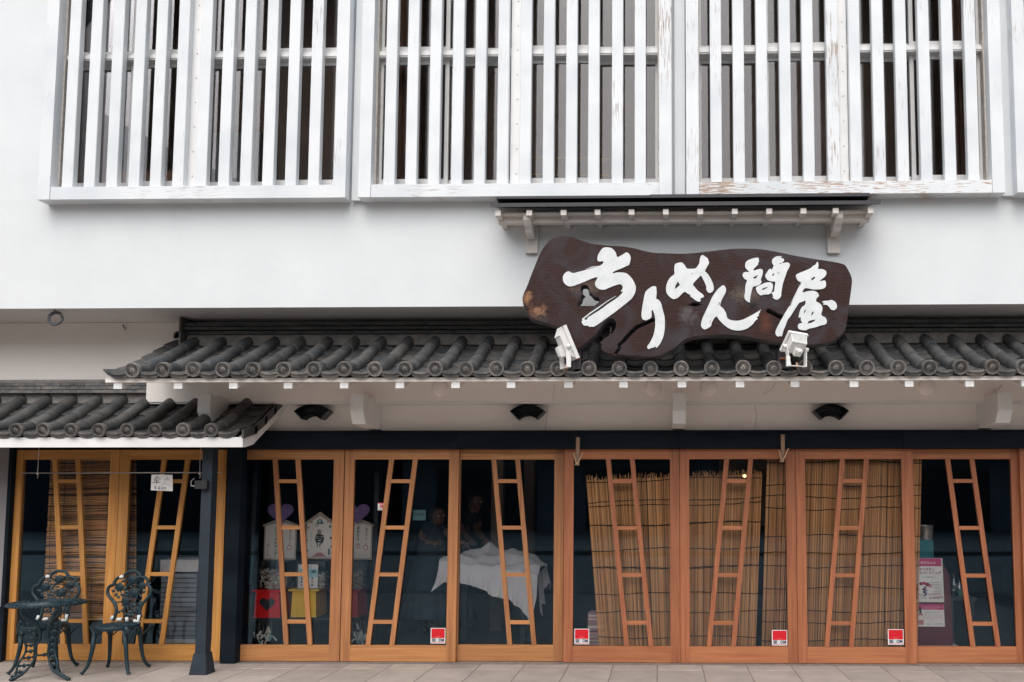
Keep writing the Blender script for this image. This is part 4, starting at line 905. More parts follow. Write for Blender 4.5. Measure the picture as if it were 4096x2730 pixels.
# seat
cx_ = X_(472, 2500, (yF+yK)/2); rx = .158; ry_ = (yK-yF)/2+.05; cy_ = (yF+yK)/2
m = MB(); n = 32
ring = lambda r, z: [(cx_+rx*r*math.cos(2*math.pi*i/n), cy_+ry_*r*math.sin(2*math.pi*i/n), z) for i in range(n)]
rr = ring(1, zS+.008)+ring(1.02, zS-.004)+ring(.99, zS-.026)+ring(.86, zS-.008)+ring(.86, zS+.004)
m.add(rr, [(k*n+i, k*n+(i+1) % n, ((k+1) % 5)*n+(i+1) % n, ((k+1) % 5)*n+i) for k in range(5) for i in range(n)], M['cast'])
for k in range(8):
    a = math.pi*k/8; m.tube([(cx_-rx*.9*math.cos(a), cy_-ry_*.9*math.sin(a), zS), (cx_+rx*.9*math.cos(a), cy_+ry_*.9*math.sin(a), zS)], .008, M['cast'], 5)
for q in (.3, .6): m.tube(ring(q, zS+.001)+[ring(q, zS+.001)[0]], .008, M['cast'], 5)
m.build('seat', chair)
# legs
def leg(parent, pts, rs, nm='leg'):
    q = spl(pts); k = len(q); rs_ = [rs[0]+(rs[1]-rs[0])*i/(k-1) for i in range(k)]; rs_[-1] = rs[1]*1.35; rs_[-2] = rs[1]*1.3
    mm = MB().tube(q, rs_, M['cast'], 8); mm.ball(q[-1]+Vector((0, 0, rs[1]*.6)), (rs[1]*1.5, rs[1]*1.5, rs[1]*.9), M['cast'], 8, 5); mm.build(nm, parent)
def LP(x, y, Y): return P(*c2(x, y), Y)
leg(chair, [LP(300, 850, yF+.05), LP(245, 990, yF+.02), LP(235, 1090, yF), LP(210, 1210, yF), LP(170, 1340, yF-.01), LP(125, 1415, yF-.02), (fA.x, fA.y, .012)], (.022, .0115))
leg(chair, [LP(680, 850, yF+.05), LP(652, 960, yF+.02), LP(665, 1100, yF), LP(672, 1250, yF), LP(688, 1400, yF-.01), (fB.x, fB.y, .012)], (.022, .0120))
leg(chair, [LP(470, 850, yK-.05), LP(460, 960, yK-.02), LP(456, 1080, yK), LP(448, 1250, yK), LP(435, 1330, yK+.01), (fC.x, fC.y, .012)], (.020, .011))
leg(chair, [LP(840, 850, yK-.05), LP(850, 950, yK-.02), LP(866, 1100, yK), LP(890, 1240, yK), LP(930, 1320, yK+.01), (fD.x, fD.y, .012)], (.020, .011))
# knees with a rose and scrolls under the seat
for x, y, Y in ((290, 900, yF), (680, 905, yF), (470, 905, yK-.04), (845, 900, yK-.04)):
    m = MB(); p = LP(x, y, Y); rose(m, p, .024); 
    for s_ in (-1, 1): m.tube(spl([p+Vector((s_*.02, 0, -.03)), p+Vector((s_*.045, .01, .0)), p+Vector((s_*.075, .015, .035))]), .006, M['cast'], 5)
    m.build('knee_scroll', chair)
# back: outer loop, arch, roses, stems
o_ = [(498, 765), (528, 690), (540, 610), (520, 545), (475, 480), (432, 420), (428, 360), (452, 315), (505, 290), (522, 250), (558, 207), (610, 190), (648, 188)]
o2 = [(870, 196), (925, 205), (955, 245), (950, 290), (985, 330), (992, 390), (962, 450), (910, 510), (868, 565), (850, 625), (845, 690), (838, 765)]
arch = [(630, 215), (650, 165), (700, 128), (760, 117), (820, 128), (852, 165), (858, 200), (830, 222), (780, 215), (735, 200), (680, 205), (640, 222)]
MB().tube(spl([BP(*q) for q in o_]), .0135, M['cast'], 8).tube(spl([BP(*q) for q in o2]), .0135, M['cast'], 8).tube(spl([BP(*q) for q in arch[:7]]), .0135, M['cast'], 8).build('back_frame', chair)
for x, y, r in ((750, 230, 56), (580, 325, 56), (882, 308, 50), (765, 405, 58), (665, 508, 56)): m = MB(); rose(m, BP(x, y, -.006), r/3.266/470); m.build('rose', chair)
stems = [[(640, 745), (690, 690), (760, 620), (840, 625)], [(700, 760), (700, 660), (680, 560)], [(770, 760), (745, 640), (760, 520), (765, 440)], [(540, 632), (590, 640), (640, 600), (665, 540)], [(530, 530), (580, 520), (620, 510)],
         [(620, 460), (610, 420), (590, 370)], [(640, 440), (690, 420), (740, 400)], [(780, 560), (800, 480), (840, 380), (870, 330)], [(690, 300), (720, 290), (800, 300), (850, 300)], [(660, 330), (690, 300), (720, 260)], [(650, 210), (700, 230)], [(800, 240), (840, 205)],
         [(740, 540), (800, 545), (850, 520)], [(640, 590), (700, 585), (760, 575), (860, 590)], [(930, 290), (960, 300)], [(640, 310), (620, 330)], [(530, 300), (545, 320)], [(700, 680), (760, 690), (830, 640)]]
for s_ in stems: MB().tube(spl([BP(x, y, -.002) for x, y in s_]), .0058, M['cast'], 5).build('stem', chair)
for i in range(46):
    x, y = R.uniform(610, 860), R.uniform(330, 740); m = MB(); leaf(m, BP(x, y, -.003+R.uniform(-.004, .004)), R.uniform(0, 6.28), R.uniform(.03, .05), R.uniform(.011, .017)); m.build('leaf', chair)
for x, y, a in ((630, 205, 3.0), (660, 230, 3.6), (800, 215, .6), (835, 205, 1.0), (530, 385, 2.8), (560, 400, 3.9), (600, 395, 5.2), (640, 360, .8), (580, 475, 2.2), (560, 530, 3.0), (600, 640, 3.4), (870, 395, .3), (940, 300, .5), (830, 350, 3.6)):
    m = MB(); leaf(m, BP(x, y, -.005), a, .045, .016); m.build('leaf', chair)
for pts in ([(590, 192), (640, 188)], [(475, 755), (500, 700)], [(678, 775), (680, 720)], [(770, 765), (830, 770), (838, 690)], [(550, 752), (610, 745)]):
    MB().tube([BP(x, y, -.004) for x, y in pts], .0155, M['chip'], 7).build('tape_patch', chair)
def copy_tree(o, parent=None):
    c = o.copy(); col.objects.link(c)
    if parent is not None: c.parent = parent
    for ch in [x for x in list(bpy.data.objects) if x.parent == o]: copy_tree(ch, c)
    return c
ch2 = copy_tree(chair); f1 = G(213, 2700); f2 = G(335, 2663)
ch2.location = (chair.location.x+((f1.x-fB.x)+(f2.x-fD.x))/2-.005, chair.location.y+.02, 0); ch2.rotation_euler = (0, 0, rad(7))
ch2['label'] = 'dark green cast metal rose chair tucked behind the round garden table'
# round table
tc_ = P(188, 2409, G(150, 2705).y); t0, t1, t2 = G(44, 2726), G(274, 2724), G(228, 2690)
tcy = (t0.y+t1.y+t2.y)/3+.02; tcx = P(188, 2409, tcy).x; zt_ = P(188, 2409, tcy).z; rt_ = (P(346, 2409, tcy).x-P(29, 2409, tcy).x)/2*.84
table = thing('garden_table', 'small round dark green cast metal garden table with pierced top', 'table', (tcx, tcy, 0))
m = MB(); n = 48
ring = lambda r, z: [(tcx+r*math.cos(2*math.pi*i/n), tcy+r*math.sin(2*math.pi*i/n), z) for i in range(n)]
rr = ring(rt_, zt_)+ring(rt_*1.005, zt_-.008)+ring(rt_*.985, zt_-.022)+ring(rt_*.90, zt_-.012)+ring(rt_*.90, zt_-.002)
m.add(rr, [(k*n+i, k*n+(i+1) % n, ((k+1) % 5)*n+(i+1) % n, ((k+1) % 5)*n+i) for k in range(5) for i in range(n)], M['cast'])
for i in range(48):
    a = 2*math.pi*i/48; m.ball((tcx+rt_*1.0*math.cos(a), tcy+rt_*1.0*math.sin(a), zt_-.016), (.010, .010, .007), M['cast'], 6, 4)
for q in (.2, .42, .64, .8): m.tube(ring(rt_*q, zt_-.005)+ring(rt_*q, zt_-.005)[:1], .011, M['cast'], 5, flat=.6)
for i in range(16):
    a = 2*math.pi*i/16; u = Vector((math.cos(a), math.sin(a), 0)); v = Vector((-math.sin(a), math.cos(a), 0)); c = Vector((tcx, tcy, zt_-.005))
    m.tube(spl([c+u*rt_*.2, c+u*rt_*.4+v*.02, c+u*rt_*.6-v*.02, c+u*rt_*.92]), .008, M['cast'], 5)
m.build('table_top', table)
for ft, off in ((t0, 0), (t1, .3), (t2, .6)):
    d = Vector((ft.x-tcx, ft.y-tcy, 0)); L_ = d.length; u = d/L_; v = Vector((-u.y, u.x, 0)); B = Vector((tcx, tcy, 0))
    S = lambda r, z: B+u*r+Vector((0, 0, z))
    H = zt_-.02
    q = spl([S(rt_*.62, H), S(rt_*.58, H*.88), S(rt_*.26, H*.76), S(rt_*.12, H*.58), S(rt_*.22, H*.42), S(rt_*.20, H*.30), S(rt_*.42, H*.12), S(L_*.86, H*.04), S(L_, .012)])
    mm = MB().tube(q, [.012+.004*math.sin(i*.2) for i in range(len(q))], M['cast'], 7)
    q2 = spl([S(rt_*.50, H*.72), S(rt_*.62, H*.80), S(rt_*.66, H*.66), S(rt_*.50, H*.52), S(rt_*.46, H*.38), S(rt_*.62, H*.22), S(rt_*.66, H*.10), S(L_*.88, H*.05)])
    mm.tube(q2, .009, M['cast'], 6)
    mm.ball(S(L_, .014), (.017, .017, .014), M['cast'], 8, 5)
    for k in range(9):
        p = q[10+k*3].lerp(q2[min(8+k*3, len(q2)-1)], .5) if 10+k*3 < len(q) else S(rt_*.4, H*.3)
        a = R.uniform(0, 6.28); w_ = .018
        mm.ball(p, (w_, .008, w_), M['cast'], 7, 5)
        mm.add([p, p+u*.03+Vector((0, 0, .012)), p+u*.045, p+u*.03-Vector((0, 0, .012))], [(0, 1, 2, 3)], M['cast'])
        mm.add([p, p-u*.03+Vector((0, 0, .014)), p-u*.045, p-u*.03-Vector((0, 0, .010))], [(0, 1, 2, 3)], M['cast'])
    mm.build('leg', table)
m = MB(); z = zt_*.30
for ft in (t0, t1, t2):
    u = Vector((ft.x-tcx, ft.y-tcy, 0)).normalized(); m.tube([(tcx, tcy, z), (tcx+u.x*rt_*.24, tcy+u.y*rt_*.24, z)], .008, M['cast'], 6)
m.ball((tcx, tcy, z), .016, M['cast'], 8, 6); m.build('stretcher', table)
# ------------------------------------------------------------------ reed screens and bamboo blind behind the glass
for i, (k, c1, c2_) in enumerate((('reed0', (.58, .275, .115), (.76, .41, .19)), ('reed1', (.86, .445, .185), (.94, .57, .265)), ('reed2', (.15, .09, .05), (.27, .165, .085)))):
    M[k] = mat('dry_reed_%s' % ('brown', 'straw', 'dark')[i], c1, c2_, 9, .65, stretch=(1, 1, .15))
M['cordk'] = mat('black_cord', (.015, .014, .013), None, 5, .8)
def screen(label, TL, TR, BL, BR, Y, n, rows, tone, top_j=18, wave=.018, ph=0):
    """pixel corners of the hanging width; upright reeds, tied by black cords"""
    t = thing('reed_screen', label, 'reed screen', (X_((BL[0]+BR[0])/2, BL[1], Y), Y, .12), 'reed screens standing behind the glass')
    def S(u, v): # v 0 top .. 1 bottom
        a = (TL[0]+(TR[0]-TL[0])*u, TL[1]+(TR[1]-TL[1])*u); b = (BL[0]+(BR[0]-BL[0])*u, BL[1]+(BR[1]-BL[1])*u)
        y = Y+wave*math.sin(u*9+ph)+wave*.5*math.sin(u*23+v*3)
        return P(a[0]+(b[0]-a[0])*v, a[1]+(b[1]-a[1])*v, y)
    m = MB(); nz = 6; span = (S(1, .5)-S(0, .5)).length; w0 = span/n
    for i in range(n):
        u = (i+.5)/n+R.uniform(-.3, .3)/n; clump = .5+.5*math.sin(i*.37+ph)*math.sin(i*.113+1)
        k = R.choices(('reed0', 'reed1', 'reed2'), weights=(3, 3*tone*(.6+.6*clump), .45*(1.6-tone)))[0]
        r = w0*R.uniform(.34, .52); top = -R.random()**2*top_j/700.; u2 = u+R.uniform(-.4, .4)/n; pts = []
        for j in range(nz+1):
            v = top+(1-top)*j/nz; pts.append(S(u+(u2-u)*v+R.uniform(-.12, .12)/n, v)+Vector((0, R.uniform(-.004, .004), 0)))
        m.tube(pts, [r*R.uniform(.85, 1.1) for _ in pts], M[k], 4, cap=False)
    tag(m.build('reeds', t), kind='stuff')
    m = MB()
    for v in rows:
        pts = []; o = 0
        for i in range(61):
            o = o*.7+R.uniform(-.0035, .0035); u = i/60; pts.append(S(u, v+.006*math.sin(u*7+v*20))+Vector((0, -w0*.9, o)))
        m.tube(pts, .0034, M['cordk'], 4)
    m.build('cord', t)
    return t
screen('straw reed screen with a ragged top edge, below the lit wall lamp', (2345, 1922), (3048, 1900), (2397, 2600), (3022, 2600), .13, 270, [.02+.128*i+ (.01 if i % 2 else -.008) for i in range(8)]+[.13, .27, .52], 1.0, 26, .010)
screen('brown reed screen filling the whole height of the door glass', (3068, 1826), (3688, 1826), (3046, 2600), (3672, 2600), .12, 250, [.03, .15, .27, .41, .57, .68, .80, .95, .21, .50, .86], .45, 2, .008, 2)
# horizontal bamboo blind
t = thing('bamboo_blind', 'roll down bamboo blind of fine horizontal splints behind the honey coloured door', 'blind', (X_(320, 2200, .12), .12, .4))
m = MB(); N_ = 150
for i in range(N_):
    v = i/(N_-1); y = 1830+(2474-1830)*v; x0 = 203+(170-203)*v+R.uniform(-2, 2); x1 = 545
    k = R.choices(('reed0', 'reed1', 'reed2'), weights=(3, 3, 1.4))[0]; pts = []
    for j in range(9):
        u = j/8; px = x0+(x1-x0)*u; pts.append(P(px, y+R.uniform(-1.0, 1.0)+2*math.sin(u*5+v*4), .12+.012*math.sin(u*8+v*2)))
    m.tube(pts, .0042*R.uniform(.7, 1.15), M[k], 4, cap=False)
tag(m.build('splints', t), kind='stuff')
m = MB()
for u in (.04, .17, .36, .52, .68, .84, .97):
    pts = [P(203-33*v+(342+33*v)*u+3*math.sin(v*9+u*30), 1830+644*v, .112) for v in [k/20 for k in range(21)]]; m.tube(pts, .0022, M['cordk'], 4)
m.build('cord', t)
a, b = P(168, 2478, .12), P(545, 2478, .12); MB().tube([a, b], .010, M['reed1'], 8).build('bottom_rod', t)
# ------------------------------------------------------------------ fortune slips: boxes, cases, house shaped boards, hearts
M['redbox'] = mat('red_lacquer_box', (.58, .008, .010), (.66, .012, .014), 4, .35)
M['redbox2'] = mat('crimson_box', (.50, .015, .03), (.56, .02, .035), 4, .4)
M['yellowbox'] = mat('yellow_lacquer_box', (.86, .50, .010), (.90, .56, .014), 4, .35)
M['acrylic'] = glass('clear_acrylic', (.9, .95, 1), .03, (.975, .985, .99))
M['cream'] = mat('cream_card', (.66, .61, .56), (.76, .71, .65), 3, .7)
M['cream2'] = mat('pale_wood_board', (.36, .31, .25), (.44, .38, .31), 6, .7, stretch=(1, 1, .2))
M['purple'] = mat('purple_film', (.17, .10, .26), (.23, .15, .34), 5, .35)
M['inkgrey'] = mat('grey_ink', (.035, .035, .04), None, 4, .7)
M['inkpink'] = mat('pink_ink', (.50, .22, .24), None, 4, .7)
M['inkteal'] = mat('teal_ink', (.06, .17, .19), None, 4, .7)
M['skyblue'] = mat('pale_blue_print', (.22, .45, .52), (.35, .56, .62), 6, .6)
M['standk'] = mat('black_stand', (.010, .012, .015), (.016, .019, .023), 5, .5)
YX = .28
def heart_pts(cx, cz, w, h):
    o = []
    for i in range(36):
        a = 2*math.pi*i/36; x = 16*math.sin(a)**3; y = 13*math.cos(a)-5*math.cos(2*a)-2*math.cos(3*a)-math.cos(4*a)
        o.append((cx+x/32*w, cz+(y+2.5)/29*h))
    return o
def bbox(px0, py0, px1, py1, Y):
    a, b = P(px0, py1, Y), P(px1, py0, Y); return a.x, b.x, a.z, b.z
def fbox(label, px0, py0, px1, py1, key, taper=.0, heart=False, dep=.26):
    x0, x1, z0, z1 = bbox(px0, py0, px1, py1, YX); t = thing('fortune_box', label, 'box', ((x0+x1)/2, YX+dep/2, z0), 'lacquered boxes for fortune slips')
    w = x1-x0; k = .04*w if taper else .01*w
    m = MB(); hz = z1-.018
    v = [(x0+k, YX, z0), (x1-k, YX, z0), (x1-k, YX+dep, z0), (x0+k, YX+dep, z0), (x0+.02, YX, hz), (x1-.02, YX, hz), (x1-.02, YX+dep, hz), (x0+.02, YX+dep, hz)]
    m.add(v, [(3, 2, 1, 0), (4, 5, 6, 7)]+[(i, (i+1) % 4, 4+(i+1) % 4, 4+i) for i in range(4)], M[key]); m.build('box_body', t)
    MB().box(x0-.012, x1+.012, YX-.012, YX+dep+.01, hz+.0005, z1, M[key]).build('rim', t)
    if heart:
        MB().prism(heart_pts((x0+x1)/2+.0, (z0+hz)/2, .145, .125), YX-.003, YX-.0005, M['standk']).build('heart_cutout', t)
    for lx in (x0+.06, x1-.06):
        pass
    return x0, x1, z0, z1
B1 = fbox('red box with a black heart under a case of paper slips, nearest the porch post', 1012, 2361, 1125, 2472, 'redbox', heart=True)
B2 = fbox('bright yellow box between the two red ones', 1158, 2358, 1272, 2470, 'yellowbox', taper=1)
B3 = fbox('crimson box half hidden by the door stile', 1322, 2361, 1437, 2471, 'redbox2', heart=True)
# black stand that carries the boxes
st_ = thing('display_stand', 'black slatted stand carrying the fortune boxes behind the cedar doors', 'stand', (B2[0], .6, 0))
MB().box(B1[0]-.1, B3[1]+.05, YX+.27, YX+.30, .0025, B1[2]+.02, M['standk']).build('back_panel', st_)
MB().box(B1[0]-.02, B3[1]+.02, YX+.0, YX+.269, B1[2]-.022, B1[2]-.001, M['standk']).build('shelf', st_)
MB().box(B1[0]-.14, B1[0]-.10, YX+.2, YX+.30, .0025, 1.72, M['standk']).build('upright', st_)
MB().box(B3[1]+.055, B3[1]+.095, YX+.2, YX+.30, .0025, 1.72, M['standk']).build('upright', st_)
def case(px0, py0, px1, py1, dep, seed, fill, label, base):
    x0, x1, z0, z1 = bbox(px0, py0, px1, py1, YX); z0 = base+.0005; t = thing('acrylic_case', label, 'case', ((x0+x1)/2, YX+dep/2, z0), 'clear acrylic cases of rolled paper slips')
    y0, y1 = YX+.01, YX+dep
    m = MB(); th = .003
    m.box(x0, x1, y0, y0+th, z0, z1, M['acrylic']).box(x0, x1, y1-th, y1, z0, z1, M['acrylic']).box(x0, x0+th, y0+th+.0005, y1-th-.0005, z0, z1, M['acrylic']).box(x1-th, x1, y0+th+.0005, y1-th-.0005, z0, z1, M['acrylic'])
    m.build('case_wall', t)
    MB().box(x0-.004, x1+.004, y0-.004, y1+.004, z1+.0005, z1+.006, M['standk']).build('lid', t)
    xm = (x0+x1)/2-.02; MB().tube([(xm-.045, y0+.06, z1+.006), (xm-.045, y0+.06, z1+.03), (xm+.045, y0+.06, z1+.03), (xm+.045, y0+.06, z1+.006)], .005, M['brass'], 6).build('handle', t)
    r = random.Random(seed); m = MB(); H = (z1-z0)*fill
    for i in range(420):
        u, v = r.random(), r.random()**1.5; hx = H*(.8+.2*math.sin(u*5+seed)); x = x0+.02+(x1-x0-.04)*u; y = y0+.012+(y1-y0-.05)*v; z = z0+.008+r.random()*hx
        a, b_ = r.uniform(0, math.pi), r.uniform(-.7, .7); l = .016; d = Vector((math.cos(a)*math.cos(b_), math.sin(a)*math.cos(b_)*.5, math.sin(b_)))*l
        m.tube([Vector((x, y, z))-d, Vector((x, y, z))+d], .0048, M[r.choices(['slip', 'slip2', 'inkpink', 'skyblue', 'slip3'], weights=[6, 4, 1.2, .5, 2])[0]], 5)
    tag(m.build('paper_slips', t), kind='stuff')
    return x0, x1, z0, z1
M['brass'] = mat('brass_handle', (.5, .38, .2), None, 5, .35, metal=.6)
M['slip'] = mat('pale_paper_slip', (.74, .68, .60), (.84, .79, .72), 30, .8)
M['slip2'] = mat('buff_paper_slip', (.62, .48, .34), (.72, .58, .43), 30, .8)
M['slip3'] = mat('dark_paper_slip', (.34, .28, .24), (.46, .40, .34), 30, .8)  # darker paper tone, mixed at random among the slips
K1 = case(1030, 2250, 1150, 2359, .24, 1, .72, 'acrylic case of rolled slips standing on the red heart box', B1[3])
K2 = case(1183, 2250, 1300, 2356, .24, 2, .66, 'acrylic case with a pale blue sheet standing on the yellow box', B2[3])
K3 = case(1330, 2250, 1452, 2359, .24, 3, .70, 'acrylic case of rolled slips standing on the crimson box', B3[3])
x0, x1, z0, z1 = bbox(1191, 2259, 1273, 2354, YX-.004)
m = MB().box(x0, x1, YX-.004, YX-.002, max(z0, K2[2]+.001), z1, M['white']).box(x0+.004, x1-.004, YX-.0046, YX-.004, z0+(z1-z0)*.45, z1-(z1-z0)*.18, M['skyblue'])
m.ball((x0+(x1-x0)*.78, YX-.005, z0+(z1-z0)*.70), (.026, .0015, .016), M['inkteal'], 12, 5).text('お告げ', (x0+x1)/2, z1-.032, YX-.006, .024, M['inkgrey'], center=True)
for i in range(3):
    for j in range(3): m.ball((x0+.035+.05*i, YX-.0052, z0+.03+.03*j), (.008, .001, .011), M['inkpink'] if (i+j) % 3 == 0 else M['inkgrey'], 8, 4)
tag(m.build('instruction_sheet'), 'pale blue and white printed sheet on the middle acrylic case', 'sheet')
def house(label, px0, px1, pyb, pye, pyt, Y, extra):
    x0, x1, zb, ze_ = bbox(px0, pye, px1, pyb, Y); zt = Z_((px0+px1)/2, pyt, Y); xm = (x0+x1)/2
    t = thing('fortune_board', label, 'board', (xm, Y, zb), 'house shaped fortune boards')
    MB().prism([(x0, zb), (x1, zb), (x1, ze_), (xm, zt), (x0, ze_)], Y, Y+.015, M['cream2']).build('board', t)
    g = .014; m = MB().prism([(x0+g, zb+g), (x1-g, zb+g), (x1-g, ze_-g*.2), (xm, zt-g*1.6), (x0+g, ze_-g*.2)], Y-.003, Y-.0005, M['cream'])
    extra(m, x0, x1, zb, ze_, zt, Y-.004); m.build('printed_card', t)
    MB().prism([(x0-.012, ze_-.008), (x0-.012, ze_+.010), (xm, zt+.018), (x1+.012, ze_+.010), (x1+.012, ze_-.008), (xm, zt)], Y-.010, Y+.018, M['cream2']).build('gable_moulding', t)
    return t
def side_print(m, x0, x1, zb, ze_, zt, y):
    w = x1-x0; h = ze_-zb
    m.text('恋のおみくじ', x0+w*.78, ze_-.045, y, .026, M['inkgrey'], vertical=True, bold=.01)
    m.ball((x0+w*.80, y, zb+h*.36), (.026, .001, .026), M['inkpink'], 14, 4); m.ball((x0+w*.80, y-.0006, zb+h*.36), (.018, .001, .018), M['cream'], 14, 4)
    m.text('あなたの', x0+w*.50, ze_-.035, y, .033, M['inkgrey'], vertical=True, bold=.02)
    m.text('恋', x0+w*.47, ze_-.215, y, .055, M['inkpink'], bold=.02)
    m.text('占ってみませんか？', x0+w*.33, ze_-.035, y, .032, M['inkgrey'], vertical=True, bold=.02)
    m.text('一回１００円', x0+w*.10, zb+h*.48, y, .024, M['inkgrey'], vertical=True, bold=.01)
def mid_print(m, x0, x1, zb, ze_, zt, y):
    xm = (x0+x1)/2; w = x1-x0
    m.text('お', xm, zb+.245, y, .048, M['inkgrey'], center=True, bold=.03)
    m.text('告', xm, zb+.165, y, .088, M['black'], center=True, bold=.06)
    m.text('げ', xm, zb+.115, y, .050, M['inkgrey'], center=True, bold=.03)
    m.text('御籤', xm-.03, zb+.315, y, .020, M['inkteal'], center=True)
    m.text('お守り付一回１００円', xm-.085, zb+.25, y, .013, M['inkgrey'], vertical=True)
    m.prism([(xm-.035, zb+.335), (xm+.04, zb+.335), (xm+.02, zb+.37), (xm, zb+.385), (xm-.02, zb+.37)], y-.001, y, M['inkteal'])
    m.ball((xm, y-.001, zb+.36), (.010, .001, .012), M['cream'], 8, 4)
    m.prism([(xm-.07, zb+.022), (xm+.07, zb+.022), (xm+.045, zb+.045), (xm+.02, zb+.062), (xm-.02, zb+.060), (xm-.045, zb+.04)], y-.001, y, M['inkpink'])
    for sx, sz, k in ((-.11, .30, 'inkpink'), (.10, .31, 'inkgrey'), (.11, .20, 'inkgrey'), (-.12, .18, 'inkpink'), (.12, .12, 'inkgrey'), (-.115, .08, 'purple'), (.095, .07, 'inkteal'), (.095, .05, 'inkteal'), (.095, .09, 'inkteal'), (-.08, .35, 'inkpink'), (.08, .36, 'inkpink')):
        m.ball((xm+sx, y, zb+sz), (.011, .001, .012), M[k], 8, 4)
house('plain fortune board with a purple heart, beside the porch post end', 1054, 1187, 2240, 2104, 2080, .46, side_print)
house('centre fortune board printed with large black lettering', 1221, 1335, 2237, 2096, 2056, .44, mid_print)
house('fortune board half hidden behind the cedar stiles, with a purple heart', 1362, 1490, 2240, 2103, 2078, .46, side_print)
for lab, cxp, tx, w_ in (('purple heart shaped card over the board nearest the porch post', 1121, 'る！', 104), ('purple heart shaped card over the half hidden board', 1428, '当たる！', 102)):
    a, b = P(cxp, 2058, .42), P(cxp+w_/2, 2058, .42); w = (b.x-a.x)*2
    m = MB().prism(heart_pts(a.x, a.z, w, w*.80), .42, .424, M['purple']); m.text('世界一', a.x, a.z+.015, .418, .030, M['lilac'] if 'lilac' in M else M.setdefault('lilac', mat('lilac_print', (.30, .22, .36), None, 4, .6)), center=True)
    m.text(tx, a.x, a.z-.035, .418, .034, M['lilac'], center=True); tag(m.build('heart_card'), lab, 'sign', 'purple heart cards')
# tied paper strips hanging below the boxes
for lab, px, sd in (('bunch of tied white paper strips hanging under the red heart box', 1060, 5), ('bunch of tied white paper strips hanging near the door stile', 1435, 9)):
    r = random.Random(sd); t = thing('tied_strips', lab, 'paper strips', (X_(px, 2560, .36), .36, .14), 'bunches of tied paper fortunes')
    m = MB(); s2 = MB()
    for k in range(4):
        x = X_(px-24+16*k, 2500, .36); s2.tube([(x, .36, B1[2]-.025), (x+r.uniform(-.01, .01), .36, .20)], .0014, M['string'], 4)
    s2.build('string', t)
    for k in range(22):
        x = X_(px+r.gauss(0, 17), 2550, .36); z = Z_(px, 2560, .36)+r.gauss(0, .032)+.02; a = r.gauss(0, .45)+math.pi/2; l = r.uniform(.018, .034); w = r.uniform(.007, .012)
        u = Vector((math.cos(a), r.uniform(-.3, .3), math.sin(a)))*l; v = Vector((-math.sin(a), .1, math.cos(a)))*w; p = Vector((x, .36+r.uniform(-.03, .03), max(z, .05)))
        m.add([p-u-v, p+u-v*.6, p+u+v, p-u+v*.7, p+Vector((0, -.005, 0))], [(0, 1, 4), (1, 2, 4), (2, 3, 4), (3, 0, 4)], M['slip'] if r.random() < .8 else M['skyblue'])
    tag(m.build('strips', t), kind='stuff')
x0, x1, z0, z1 = bbox(978, 2222, 1008, 2345, .20)
m = MB().prism([(x0+.0, z0), (x1-.0, z0+.02), (x1+.012, z1), (x0+.018, z1-.01)], .2, .204, M['inkteal']); m.text('恋みくじ', x0+.02, z1-.05, .197, .04, M['inkgrey'], vertical=True)
tag(m.build('banner_card'), 'narrow teal card with vertical writing beside the black stand', 'sign')
# closed sign seen from behind the glass
x0, x1, z0, z1 = bbox(1651, 2041, 1703, 2082, .05)
m = MB().box(x0, x1, .05, .053, z0, z1, M['closedc'] if 'closedc' in M else M.setdefault('closedc', mat('teal_card', (.05, .13, .14), (.07, .16, .17), 4, .6))); m.text('closed', x1-.012, (z0+z1)/2-.002, .0485, .034, M['black'], w=x1-x0-.024, mirror=True, bold=.02)
tag(m.build('closed_sign'), 'small teal card reading closed in mirror writing behind the door glass', 'sign')
# ------------------------------------------------------------------ wall lamp
c = P(2978, 1905, .9); t = thing('wall_lamp', 'small lit lamp under a dark curved shade, above the ragged reed screen', 'lamp', (c.x, .9, c.z))
MB().ball(c, .016, emis('warm_bulb', (1.0, .62, .25), 8), 12, 8).build('bulb', t)
m = MB(); m.tube([(c.x+.12*math.cos(a), .9+.0, c.z-.03+.085*math.sin(a)) for a in [math.pi*k/16 for k in range(17)]], .008, M['standk'], 6); m.build('lamp_shade', t)
m = MB().box(c.x-.25, c.x+.30, 1.0, 1.03, c.z-.5, c.z+.45, M['lampwall'] if 'lampwall' in M else M.setdefault('lampwall', mat('brown_board', (.12, .085, .05), (.16, .11, .07), 5, .8))); m.build('lamp_board', t)
m = MB().box(c.x-.02, c.x+.02, .91, .999, c.z-.02, c.z+.06, M['standk']); m.build('lamp_arm', t)
# ------------------------------------------------------------------ stacked pink magazines
t = thing('book_stack', 'stack of pink and white booklets beside the ragged reed screen', 'booklets', (X_(2370, 2580, .2), .25, .0))
r = random.Random(4); z = .13
x0, x1 = X_(2352, 2550, .2), X_(2392, 2550, .2)
MB().box(x0-.01, x1+.03, .2, .4, .003, z-.002, M['standk']).build('plinth', t)
M['mag'] = mat('pink_booklet', (.42, .22, .24), (.55, .38, .38), 8, .6)
while z < Z_(2370, 2455, .2):
    h = r.uniform(.009, .013); dx = r.uniform(-.006, .006); MB().box(x0+dx, x1+dx+.05, .2+r.uniform(0, .01), .38, z, z+h*.72, M[r.choice(['mag', 'slip', 'mag', 'inkgrey'])]).build('booklet', t); z += h
